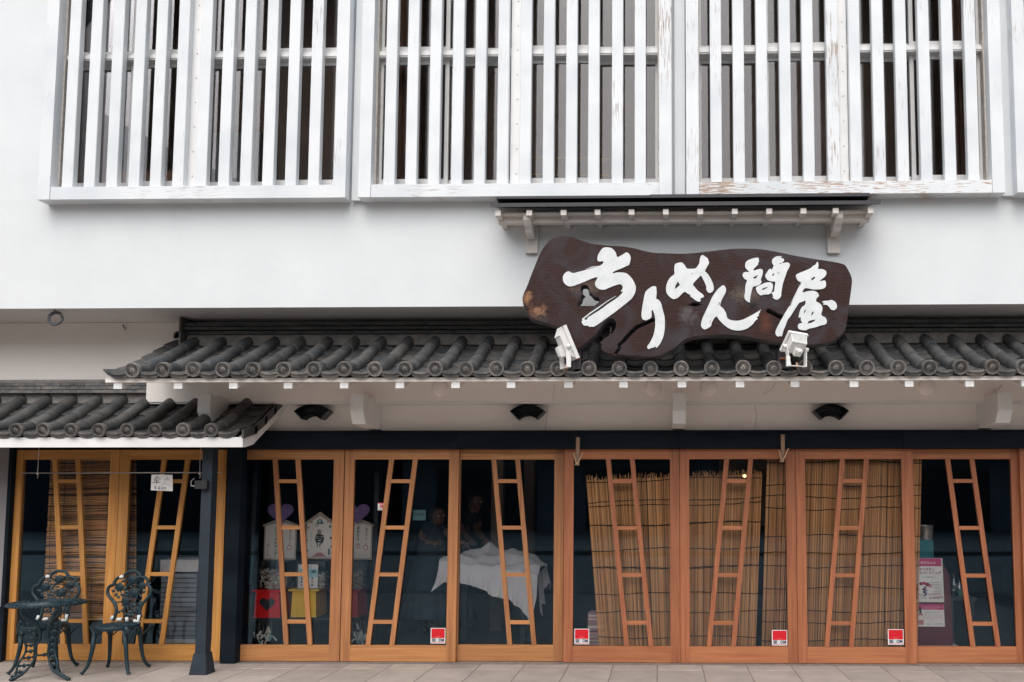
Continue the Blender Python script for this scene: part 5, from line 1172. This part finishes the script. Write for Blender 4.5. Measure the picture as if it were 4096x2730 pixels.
# ------------------------------------------------------------------ cloth draped table
YT0, YT1 = .75, 1.55
M['cloth'] = mat('grey_dust_sheet', (.66, .64, .66), (.76, .74, .76), 3, .85)
def lerpt(pts, u):
    for (a, b) in zip(pts[:-1], pts[1:]):
        if u <= b[0]: return a[1]+(b[1]-a[1])*(u-a[0])/(b[0]-a[0])
    return pts[-1][1]
EX = lambda u: 1756+(2150-1756)*u          # pixel x along the front edge
edge = [(0, 2246), (.12, 2240), (.3, 2262), (.55, 2275), (.8, 2285), (.93, 2290), (1, 2300)]
hem = [(0, 2368), (.06, 2330), (.12, 2325), (.25, 2335), (.38, 2345), (.55, 2385), (.7, 2395), (.82, 2430), (.92, 2480), (.97, 2440), (1, 2400)]
topb = [(0, 2248), (.18, 2215), (.35, 2196), (.45, 2172), (.55, 2198), (.75, 2203), (.85, 2222), (.93, 2240), (1, 2262)]
def drape(u, v):
    x = EX(u); nz = math.sin(u*31+v*4)*.012+math.sin(u*57+1+v*9)*.006+math.sin(u*13+v*21)*.008
    if v < .5:   # over the top, from the back to the front edge
        t = v/.5; a = P(1790+(2188-1790)*u, lerpt(topb, u), YT1-.25); b = P(x, lerpt(edge, u), YT0)
        p = a.lerp(b, t); p.z += .05*math.sin(t*math.pi)*(.6+.4*math.sin(u*17+t*6))+nz*.9+.018*math.sin(t*16+u*9)
        return p
    t = (v-.5)/.5; a = P(x, lerpt(edge, u), YT0); b = P(x-(28 if u < .08 else 0)*t*(1-u*12 if u < .08 else 0), lerpt(hem, u), YT0-.02)
    p = a.lerp(b, t); p.y -= .03*t+(.020*math.sin(u*48+t*2)+.014*math.sin(u*23))*t+.012*math.sin(u*90)*t*t; p.x += .01*math.sin(u*30)*t; p.z += nz*.2*(1-t)
    return p
m = MB(); m.grid(drape, 150, 60, M['cloth'])
def side(u, v):
    t = P(2150+38*u, 2300-38*u, YT0+(YT1-.25-YT0)*u); w = v*(.28+.10*math.sin(u*5+1)+.04*math.sin(u*19))
    return Vector((t.x+.03*v+.022*math.sin(u*22)*v, t.y, t.z-w))
m.grid(side, 40, 24, M['cloth'])
tag(m.build('dust_sheet'), 'crumpled grey white dust sheet thrown over the table inside the shop', 'cloth')
tx0, tx1 = X_(1790, 2300, YT0), X_(2130, 2300, YT0); zt_i = min(Z_(1900, 2275, YT0+.02), Z_(2130, 2300, YT0+.02))-.06
t = thing('display_table', 'dark table hidden under the dust sheet', 'table', ((tx0+tx1)/2, 1.1, 0))
MB().box(tx0+.03, tx1-.04, YT0+.06, YT1-.3, zt_i-.03, zt_i, M['standk']).build('table_top', t)
for x in (tx0+.08, tx1-.1):
    for y in (YT0+.1, YT1-.36): MB().box(x-.025, x+.025, y-.025, y+.025, .0025, zt_i-.031, M['standk']).build('leg', t)
# ------------------------------------------------------------------ the two people inside
M['skin'] = mat('skin', (.16, .088, .06), (.20, .11, .077), 8, .6)
M['hair'] = mat('black_hair', (.010, .009, .009), (.02, .018, .016), 30, .5)
M['navy'] = mat('navy_dress', (.018, .030, .045), (.030, .045, .062), 6, .85)
M['shirt'] = mat('black_shirt', (.014, .018, .024), (.024, .028, .034), 6, .85)
M['shoe'] = mat('dark_shoe', (.01, .01, .01), None, 6, .6)
def person(label, joints, edges, root, paint, skirt=None):
    """joints: name -> (x, y, z, radius)"""
    names = list(joints); me = bpy.data.meshes.new('person_body')
    me.from_pydata([joints[n][:3] for n in names], [(names.index(a), names.index(b)) for a, b in edges], [])
    o = bpy.data.objects.new('tmp_body', me); col.objects.link(o)
    sk = o.modifiers.new('skin', 'SKIN'); sk.use_smooth_shade = True
    for i, n in enumerate(names):
        q = joints[n][3]; q = q if isinstance(q, tuple) else (q, q); me.skin_vertices[0].data[i].radius = q
        me.skin_vertices[0].data[i].use_root = (n == root)
    ss = o.modifiers.new('sub', 'SUBSURF'); ss.levels = 2; ss.render_levels = 2
    dg = bpy.context.evaluated_depsgraph_get(); bm_ = bpy.data.meshes.new_from_object(o.evaluated_get(dg)); bpy.data.objects.remove(o)
    mats = ['skin', 'shirt', 'navy', 'shoe', 'hair']; bm_.materials.clear()
    for k in mats: bm_.materials.append(M[k])
    for p in bm_.polygons:
        c = p.center; best = min(names, key=lambda n: (Vector(joints[n][:3])-c).length-(joints[n][3][0] if isinstance(joints[n][3], tuple) else joints[n][3])*.6)
        p.material_index = mats.index(paint(best, c)); p.use_smooth = True
    h = Vector(joints['head'][:3]); t = thing('person', label, 'person', (joints['pelvis'][0], joints['pelvis'][1], 0))
    link(bm_, 'body', t)
    return t, h
def hand(m, wr, d, sp_, s=1.0):
    """small relaxed hand: palm, four fingers, thumb"""
    d = Vector(d).normalized(); sp_ = Vector(sp_).normalized(); nn = d.cross(sp_)
    p = Vector(wr); m.tube([p, p+d*.05*s, p+d*.085*s], [.022*s, .032*s, .028*s], M['skin'], 8, flat=.6)
    for k, l in enumerate((.055, .066, .062, .048)):
        b = p+d*.08*s+sp_*(k-1.5)*.017*s; m.tube([b, b+d*l*.5*s, b+d*l*.85*s+nn*.012*s, b+d*l*s+nn*.028*s], [.0085*s, .008*s, .0075*s, .006*s], M['skin'], 6)
    b = p+d*.03*s-sp_*.026*s; m.tube([b, b-sp_*.022*s+d*.03*s, b-sp_*.026*s+d*.055*s], [.011*s, .0095*s, .007*s], M['skin'], 6)
def head_parts(t, h, face, hairlong):
    f = Vector(face).normalized(); s = f.cross(Vector((0, 0, 1))).normalized(); u = s.cross(f).normalized(); m = MB()
    m.ball(h+f*.012, (.074, .085, .112), M['skin'], 16, 12)
    m.tube([h+f*.088+u*.015, h+f*.112-u*.022], [.008, .013], M['skin'], 6)
    for k in (-1, 1):
        m.ball(h+f*.082+s*.030*k+u*.012, .011, M['white'], 8, 6); m.ball(h+f*.091+s*.030*k+u*.012, .0055, M['hair'], 6, 5); m.ball(h+s*.076*k-f*.005, (.012, .018, .028), M['skin'], 8, 6)
        m.tube([h+f*.086+s*.018*k+u*.034, h+f*.080+s*.045*k+u*.034], .004, M['hair'], 5)
    m.tube([h+f*.090-s*.022-u*.050, h+f*.096-u*.052, h+f*.090+s*.022-u*.050], .005, M['inkpink'], 5); m.build('face', t)
    m = MB(); m.ball(h-f*.022+u*.030, (.088, .094, .105), M['hair'], 16, 12)
    if hairlong: m.ball(h-f*.07-u*.06, (.06, .05, .10), M['hair'], 12, 8)
    m.build('hair', t)
# standing person in a long dress, leaning towards the table
YP = 1.5
def J(px, py, dy=0.0, r=.05): p = P(px, py, YP+dy); return (p.x, p.y, p.z, r)
gz = .07
j = dict(pelvis=J(1722, 2200, .05, (.13, .11)), belly=J(1728, 2165, .03, (.115, .095)), chest=J(1738, 2118, .0, (.135, .10)), neck=J(1745, 2083, -.02, .050), head=J(1752, 2060, -.05, .072),
         shl=J(1705, 2105, .02, .052), ell=J(1683, 2150, -.02, .040), wrl=J(1722, 2178, -.12, .028), shr=J(1772, 2108, .0, .052), elr=J(1795, 2140, -.05, .040), wrr=J(1830, 2165, -.10, .028),
         hipl=J(1708, 2225, .06, .09), knl=J(1700, 2295, .04, .062), anl=(P(1692, 2380, YP).x, YP+.08, .10, .038), tol=(P(1698, 2390, YP).x+.03, YP-.05, .045, .034),
         hipr=J(1735, 2225, .04, .09), knr=J(1738, 2295, .0, .062), anr=(P(1738, 2380, YP).x, YP+.02, .10, .038), tor=(P(1748, 2390, YP).x+.03, YP-.11, .045, .034))
ed = [('pelvis', 'belly'), ('belly', 'chest'), ('chest', 'neck'), ('neck', 'head'), ('chest', 'shl'), ('shl', 'ell'), ('ell', 'wrl'), ('chest', 'shr'), ('shr', 'elr'), ('elr', 'wrr'), ('pelvis', 'hipl'), ('hipl', 'knl'), ('knl', 'anl'), ('anl', 'tol'), ('pelvis', 'hipr'), ('hipr', 'knr'), ('knr', 'anr'), ('anr', 'tor')]
def paint1(n, c):
    if n in ('neck', 'head', 'ell', 'wrl', 'elr', 'wrr', 'anl', 'anr'): return 'skin'
    return 'shoe' if n in ('tol', 'tor') else 'navy'
t, h = person('person in a long dark dress with hand at the waist, beside the closed card', j, ed, 'pelvis', paint1)
head_parts(t, h, (.6, -.75, -.25), True)
m = MB(); pc = Vector(j['belly'][:3]); n = 40
def skirt(u, v):
    a = 2*math.pi*u; r = .13+.17*v; fold = 1+.07*math.sin(a*9)*v
    return Vector((pc.x-.03*v+r*fold*math.cos(a), pc.y+r*.8*fold*math.sin(a), pc.z+(.20-pc.z)*v))
m.grid(skirt, 60, 12, M['navy']); m.build('skirt', t)
m = MB(); hand(m, j['wrl'][:3], (.8, -.1, .15), (0, -.2, 1), .95); hand(m, j['wrr'][:3], (.8, .2, -.35), (0, -.4, 1), .95); m.build('hands', t)
# person bending over the far side of the table
YP = 2.0
j = dict(pelvis=J(1868, 2190, .08, (.14, .11)), belly=J(1872, 2140, .04, (.125, .10)), chest=J(1885, 2075, -.03, (.15, .11)), neck=J(1898, 2030, -.08, .055), head=J(1905, 2000, -.12, .076),
         shl=J(1858, 2060, -.02, .058), ell=J(1850, 2120, -.10, .043), wrl=J(1880, 2160, -.26, .029), shr=J(1920, 2065, -.05, .058), elr=J(1905, 2120, -.14, .043), wrr=J(1940, 2158, -.34, .029),
         hipl=J(1855, 2215, .09, .09), knl=J(1852, 2290, .06, .065), anl=(P(1850, 2370, YP).x, YP+.08, .10, .042), tol=(P(1850, 2370, YP).x, YP-.07, .045, .038),
         hipr=J(1885, 2215, .09, .09), knr=J(1888, 2290, .06, .065), anr=(P(1890, 2370, YP).x, YP+.08, .10, .042), tor=(P(1890, 2370, YP).x, YP-.07, .045, .038))
def paint2(n, c):
    if n in ('neck', 'head', 'ell', 'wrl', 'elr', 'wrr'): return 'skin'
    return 'shoe' if n in ('tol', 'tor') else 'shirt'
t, h = person('person in a dark short sleeved shirt bending over the draped table', j, ed, 'pelvis', paint2)
head_parts(t, h, (.5, -.8, -.45), False)
m = MB(); hand(m, j['wrl'][:3], (.5, -.6, -.4), (.8, 0, .3), 1.0); hand(m, j['wrr'][:3], (.6, -.6, -.45), (.8, .2, .3), 1.0); m.build('hands', t)
# ------------------------------------------------------------------ wine posters and their stand
M['maroon'] = mat('maroon_board', (.085, .010, .020), (.11, .014, .026), 4, .5)
M['magenta'] = mat('magenta_print', (.46, .03, .14), (.52, .04, .17), 4, .5)
M['winetext'] = mat('wine_ink', (.20, .03, .04), None, 4, .6)
M['teal'] = mat('teal_panel', (.006, .12, .14), (.01, .16, .18), 4, .6)
YW = .20
a0 = P(3640, 2582, YW); x1 = X_(3812, 2582, YW)
cx0 = X_(3640, 2400, YW); pts = [(a0.x, a0.z+.0), (x1, a0.z), (X_(3805, 2400, YW), Z_(3805, 2400, YW))]
for k in range(9):
    an = math.pi/2*k/8; pts.append((X_(3730+70*math.cos(an), 2325-78*math.sin(an), YW), Z_(3730, 2325-78*math.sin(an), YW)))
pts.append((X_(3640, 2247, YW), Z_(3640, 2247, YW)))
t = thing('poster_stand', 'round shouldered maroon display board carrying two wine posters', 'display board', ((a0.x+x1)/2, YW, 0))
MB().prism(pts, YW, YW+.02, M['maroon']).build('board', t)
MB().box(a0.x-.03, X_(3832, 2585, YW), YW-.05, YW+.12, .004, a0.z-.001, M['white']).build('base', t)
def poster(label, c0, c1, c2_, c3, fn, nm='wine_poster'):
    y = YW-.006; q = [XZ(*c, y) for c in (c0, c1, c2_, c3)]     # lower left, lower right, upper right, upper left
    O = Vector(q[0]); U = Vector(q[1])-O; V = Vector(q[3])-O
    m = MB().prism(q, y, y+.002, M['white']); b0 = len(m.v); fn(m, y-.0012)
    for i in range(b0, len(m.v)):
        x, yy, z = m.v[i]; p = O+U*x+V*z; m.v[i] = (p.x, yy, p.y)
    return tag(m.build(nm), label, 'poster', 'wine posters')
def p1(m, y):
    m.box(.0, 1, y, y+.001, .82, 1.0, M['magenta']); m.box(.02, .98, y-.0001, y+.0008, .008, .05, M['cream'])
    m.text('包', .13, .84, y-.0006, .13, M['white'], w=.13); m.text('限定仕込み', .33, .875, y-.0006, .07, M['white'], w=.48)
    m.text('サペラヴィ', .27, .72, y-.0006, .07, M['winetext'], w=.48, bold=.03); m.text('スパークリング', .27, .64, y-.0006, .075, M['winetext'], w=.70, bold=.03)
    m.text('にごり発泡性ワイン', .35, .555, y-.0006, .04, M['inkgrey'], w=.50)
    for i, (w, x) in enumerate(((.46, .5), (.46, .5), (.30, .66), (.30, .66), (.20, .76), (.34, .62), (.38, .58))): m.text('ワイン専用葡萄品種を使用した', x, .44-.042*i, y-.0006, .022, M['inkgrey'], w=w)
    for (x, z, r, k) in ((.30, .42, .05, 'winetext'), (.40, .43, .05, 'magenta'), (.50, .40, .06, 'winetext'), (.58, .37, .05, 'inkpink'), (.42, .33, .035, 'purple'), (.37, .29, .035, 'black'), (.44, .27, .035, 'purple'), (.38, .23, .035, 'black'), (.44, .20, .03, 'purple'), (.40, .16, .028, 'black')):
        m.ball((x, y-.0004, z), (r*1.3, .0006, r*.8), M[k], 10, 4)
    for i in range(12): m.ball((.22+.06*i, y-.0002, .17), (.022, .0004, .016), M['inkpink'], 8, 4)
    m.box(.05, .20, y-.0006, y, .06, .42, M['black']); m.box(.055, .195, y-.0012, y-.0006, .12, .28, M['inkgrey']); m.ball((.125, y-.0004, .60), (.035, .0006, .18), M['black'], 8, 4)
    m.text('750ml', .25, .12, y-.0006, .035, M['inkgrey'], w=.14); m.text('税込価格', .25, .08, y-.0006, .03, M['inkgrey'], w=.20); m.text('3,000円', .52, .075, y-.0006, .075, M['winetext'], w=.45, bold=.02)
def p2(m, y):
    m.box(0, 1, y, y+.001, .76, 1.0, M['magenta']); m.text('オーガニックワインで造った', .28, .86, y-.0006, .07, M['slip'], w=.66); m.text('ブランデー ＆ スピリッツ', .28, .79, y-.0006, .06, M['slip'], w=.55)
    m.text('呂ブラッシュワイン', .38, .60, y-.0006, .10, M['inkgrey'], w=.52)
    for i in range(4): m.text('爽やかな香りと果実の風味', .36, .50-.05*i, y-.0006, .03, M['inkpink'], w=.58)
    m.box(.17, .33, y-.0008, y, .08, .60, M['inkpink']); m.box(.215, .285, y-.0008, y, .60, .88, M['inkgrey']); m.box(.18, .32, y-.0014, y-.0008, .30, .50, M['slip']); m.ball((.10, y-.0004, .45), (.09, .0006, .22), M['inkteal'], 12, 4)
    m.text('500ml', .42, .09, y-.0006, .07, M['inkgrey'], w=.14); m.text('1,760円', .66, .09, y-.0006, .09, M['winetext'], w=.26)
poster('wine poster with grapes priced 3,000 yen on the maroon board', (3652, 2409), (3777, 2410), (3769, 2234), (3640, 2234), p1)
poster('smaller wine poster priced 1,760 yen below the grape poster', (3654, 2507), (3780, 2508), (3775, 2419), (3648, 2418), p2)
x0, x1, z0, z1 = bbox(3672, 2162, 3733, 2246, .34)
MBt = MB().box(x0, x1, .34, .52, .003, z1, M['teal']); tag(MBt.build('teal_carton'), 'tall teal carton standing behind the maroon display board', 'carton')
c = P(3702, 2140, .42); m = MB(); n = 20
pr = [(.062, -.075), (.072, .045), (.080, .055), (.080, .062)]
m.add([(c.x+r_*math.cos(2*math.pi*i/n), c.y+r_*math.sin(2*math.pi*i/n), z1+.076+z_) for r_, z_ in pr for i in range(n)], [(k*n+i, k*n+(i+1) % n, (k+1)*n+(i+1) % n, (k+1)*n+i) for k in range(3) for i in range(n)], M['bucket'] if 'bucket' in M else M.setdefault('bucket', mat('dented_tin', (.25, .24, .23), (.50, .48, .46), 14, .35, metal=.7)), True)
tag(m.build('metal_bucket'), 'crumpled silver bucket on top of the teal carton', 'bucket')
M['clearg'] = glass('bottle_glass', (1, 1, 1), .12, (.75, .85, .85))
M['greenlab'] = mat('green_label', (.03, .16, .11), None, 4, .6)
t = thing('bottle_table', 'dark side table with glass bottles behind the wine posters', 'table', (X_(3840, 2400, .9), .9, 0))
zb_ = Z_(3830, 2388, .8); xq0, xq1 = X_(3790, 2400, .8), X_(3900, 2400, .8)
MB().box(xq0, xq1, .75, 1.15, zb_-.03, zb_, M['standk']).build('table_top', t)
for x in (xq0+.03, xq1-.03): MB().box(x-.02, x+.02, .78, .82, .0025, zb_-.031, M['standk']).build('leg', t)
for px, hgt, lab in ((3816, .22, 'clear glass flask with a narrow neck on the dark side table'), (3838, .16, 'squat bottle with a green label on the dark side table')):
    x = X_(px, 2380, .85); m = MB(); n = 14; pr = [(.001, 0), (.036, 0), (.038, hgt*.5), (.012, hgt*.75), (.012, hgt)]
    m.add([(x+r_*math.cos(2*math.pi*i/n), .85+r_*math.sin(2*math.pi*i/n), zb_+.001+z_) for r_, z_ in pr for i in range(n)], [(k*n+i, k*n+(i+1) % n, (k+1)*n+(i+1) % n, (k+1)*n+i) for k in range(4) for i in range(n)], M['clearg'], True)
    if hgt < .2: m.box(x-.024, x+.024, .805, .808, zb_+.01, zb_+.075, M['greenlab'])
    tag(m.build('bottle'), lab, 'bottle')
# ------------------------------------------------------------------ white cabinet behind the honey doors; its slatted front stands in for a reflection
x0, x1, z0, z1 = bbox(632, 2239, 795, 2520, .55)
M['cabw'] = mat('white_cabinet_panel', (.76, .70, .69), (.82, .76, .75), 4, .6)
M['cabg'] = mat('reflection_slats_grey', (.26, .28, .31), (.33, .35, .38), 4, .6)
t = thing('reflection_cabinet', 'white topped cabinet with grey slats standing in for a reflection, behind the honey coloured door', 'cabinet', ((x0+x1)/2, .7, 0))
zt_c = Z_(700, 2240, .55); zm_c = Z_(700, 2288, .55)
MB().box(x0, x1, .57, .95, .003, zm_c-.001, M['standk']).build('carcass', t)
MB().box(x0-.005, x1+.005, .55, .96, zm_c, zt_c, M['cabw']).build('top_panel', t)
MB().box(x0+(x1-x0)*.46, x0+(x1-x0)*.66, .546, .549, zm_c+.012, zt_c-.004, M['white']).build('notice', t)
z = zm_c-.02
while z > .12:
    MB().box(x0+.01, x1-.01, .553, .568, z-.038, z, M['cabg']).build('slat', t); z -= .046
MB().box(x0+.01, x1, .550, .569, .07, .11, M['cabw']).build('bottom_rail', t)
# pale uprights added to stand in for a building edge mirrored in the glass
x0, x1 = X_(1965, 2000, 1.9), X_(2010, 2000, 1.9)
part('reflection_upright', MB().box(x0, x1, 1.9, 2.05, .003, 2.69, M['upint']).box(X_(2095, 2000, 2.6), X_(2135, 2000, 2.6), 2.6, 2.75, .003, 2.69, M['upint']))
# things in the upper rooms
M['curtain'] = mat('brown_curtain', (.17, .085, .055), (.25, .135, .09), 5, .85, stretch=(1, 1, .1))
def curtain(label, px0, px1, Y):
    x0, x1 = X_(px0, 500, Y), X_(px1, 500, Y)
    m = MB().grid(lambda u, v: Vector((x0+(x1-x0)*u, Y+.03*math.sin(u*26+v)+.01*math.sin(u*61), ZC+.2+(ZTOP-ZC-.25)*v)), 60, 6, M['curtain'])
    tag(m.build('curtain'), label, 'curtain', 'brown curtains in the upper windows')
curtain('brown curtain behind the slats of the window over the metal canopy', 1560, 1680, -.34)
curtain('brown curtain in the window with the most flaked rail', 3800, 3900, -.34)
curtain('narrow brown curtain in the window nearest the bare plaster wall', 395, 430, -.34)
z0 = ZC+.099
M['plank'] = mat('raw_timber', (.30, .16, .10), (.40, .23, .15), 8, .7, stretch=(.08, 1, 1))
m = MB().box(X_(300, 720, -.3), X_(770, 720, -.3), -.34, -.28, z0, Z_(500, 690, -.3), M['plank']); tag(m.build('timber_shelf'), 'raw timber shelf low behind the slats of one upper window', 'shelf')
M['greyb'] = mat('grey_carton', (.28, .30, .31), (.34, .36, .37), 3, .7)
m = MB().box(X_(850, 600, .1), X_(1040, 600, .1), .1, .5, z0, Z_(950, 532, .1), M['greyb']); tag(m.build('grey_carton'), 'large grey carton standing in an upper window', 'carton')
m = MB()
m.ball((X_(560, 640, -.1), .0, z0+.35), (.22, .16, .34), M['navy'], 16, 10); tag(m.build('cloth_bundle'), 'dark bundle of cloth behind the timber shelf', 'bundle')
M['yellowcord'] = mat('yellow_cord', (.75, .50, .12), None, 4, .6)
for k, (py, lab) in enumerate(((630, 'upper yellow cord stretched across an upper window'), (698, 'lower yellow cord stretched across an upper window'))):
    a, b = P(2125, py, -.42), P(2440, py+6, -.42); tag(MB().tube([a, b], .004, M['yellowcord'], 5).build('yellow_cord'), lab, 'cord')
# ------------------------------------------------------------------ across the street (seen in the glass)
M['mauve'] = mat('mauve_render', (.56, .46, .42), (.62, .51, .47), .6, .85)
M['slate'] = mat('grey_render', (.26, .28, .285), (.32, .34, .345), .6, .8)
M['wing'] = mat('window_dark', (.03, .04, .05), None, 2, .2)
YO = -27
op = thing('opposite_building', 'mauve rendered building across the street, seen only mirrored in the glass', 'building', (0, YO, 0))
MB().box(-10.4, 18, YO-6, YO, .0, 3.2, M['slate']).build('ground_storey', op)
MB().box(-10.4, 18, YO-6, YO+.001, 6.3, 8.3, M['mauve']).build('upper_wall', op)
MB().box(-10.4, 18, YO-6, YO+.0, 3.2, 6.3, M['slate']).build('middle_wall', op)
MB().box(-10.5, 18.3, YO-6.3, YO+.4, 8.3, 8.7, M['slate']).build('parapet', op)
MB().box(-10.4, 18.1, YO-.5, YO+1.0, 3.0, 3.3, M['slate']).build('awning', op)
wf = MB().box(-.75, .75, YO+.0015, YO+.06, 0, 1.5, M['trim']).mesh('window'); wp = MB().box(-.68, -.03, YO+.061, YO+.07, .07, 1.43, M['wing']).box(.03, .68, YO+.061, YO+.07, .07, 1.43, M['wing']).mesh('pane')
for i in range(8):
    for z in (3.9, 6.5):
        w = link(wf, 'window', op, (-9+3.4*i, 0, z)); p = bpy.data.objects.new('pane', wp); col.objects.link(p); p.parent = w
for i in range(4): MB().box(-9+6*i, -5+6*i, YO+.002, YO+.05, .15, 2.6, M['wing']).build('shop_window', op)
for k, (z0, z1) in enumerate(((6.2, 8.9), (6.0, 8.6), (5.8, 8.3), (5.2, 6.4), (5.0, 6.1))):
    pts = [(-20+40*i/30, -13, z0+(z1-z0)*i/30-1.0*math.sin(math.pi*i/30)) for i in range(31)]
    tag(MB().tube(pts, .022, M['cable'], 5).build('overhead_cable'), ('topmost', 'second highest', 'middle', 'second lowest', 'lowest')[k]+' black overhead cable strung along the street, mirrored in the upper windows', 'cable', 'overhead cables')
M['darkrender'] = mat('reflection_dark_cladding', (.030, .035, .045), (.045, .05, .06), 1, .7)
ob = thing('dark_reflection_block', 'unseen dark building added next to the mauve one to darken the reflection in one upper window', 'building', (-20, YO, 0))
MB().box(-34, -10.9, YO-6, YO+.5, .1, 11.5, M['darkrender']).build('wall', ob)  # unseen block, added dark to deepen what one upper window mirrors
MB().box(-34, -10.85, YO+.501, YO+.56, 8.2, 8.9, M['mauve']).build('band', ob)
# final checks of the tree: plain white points of wear need no more
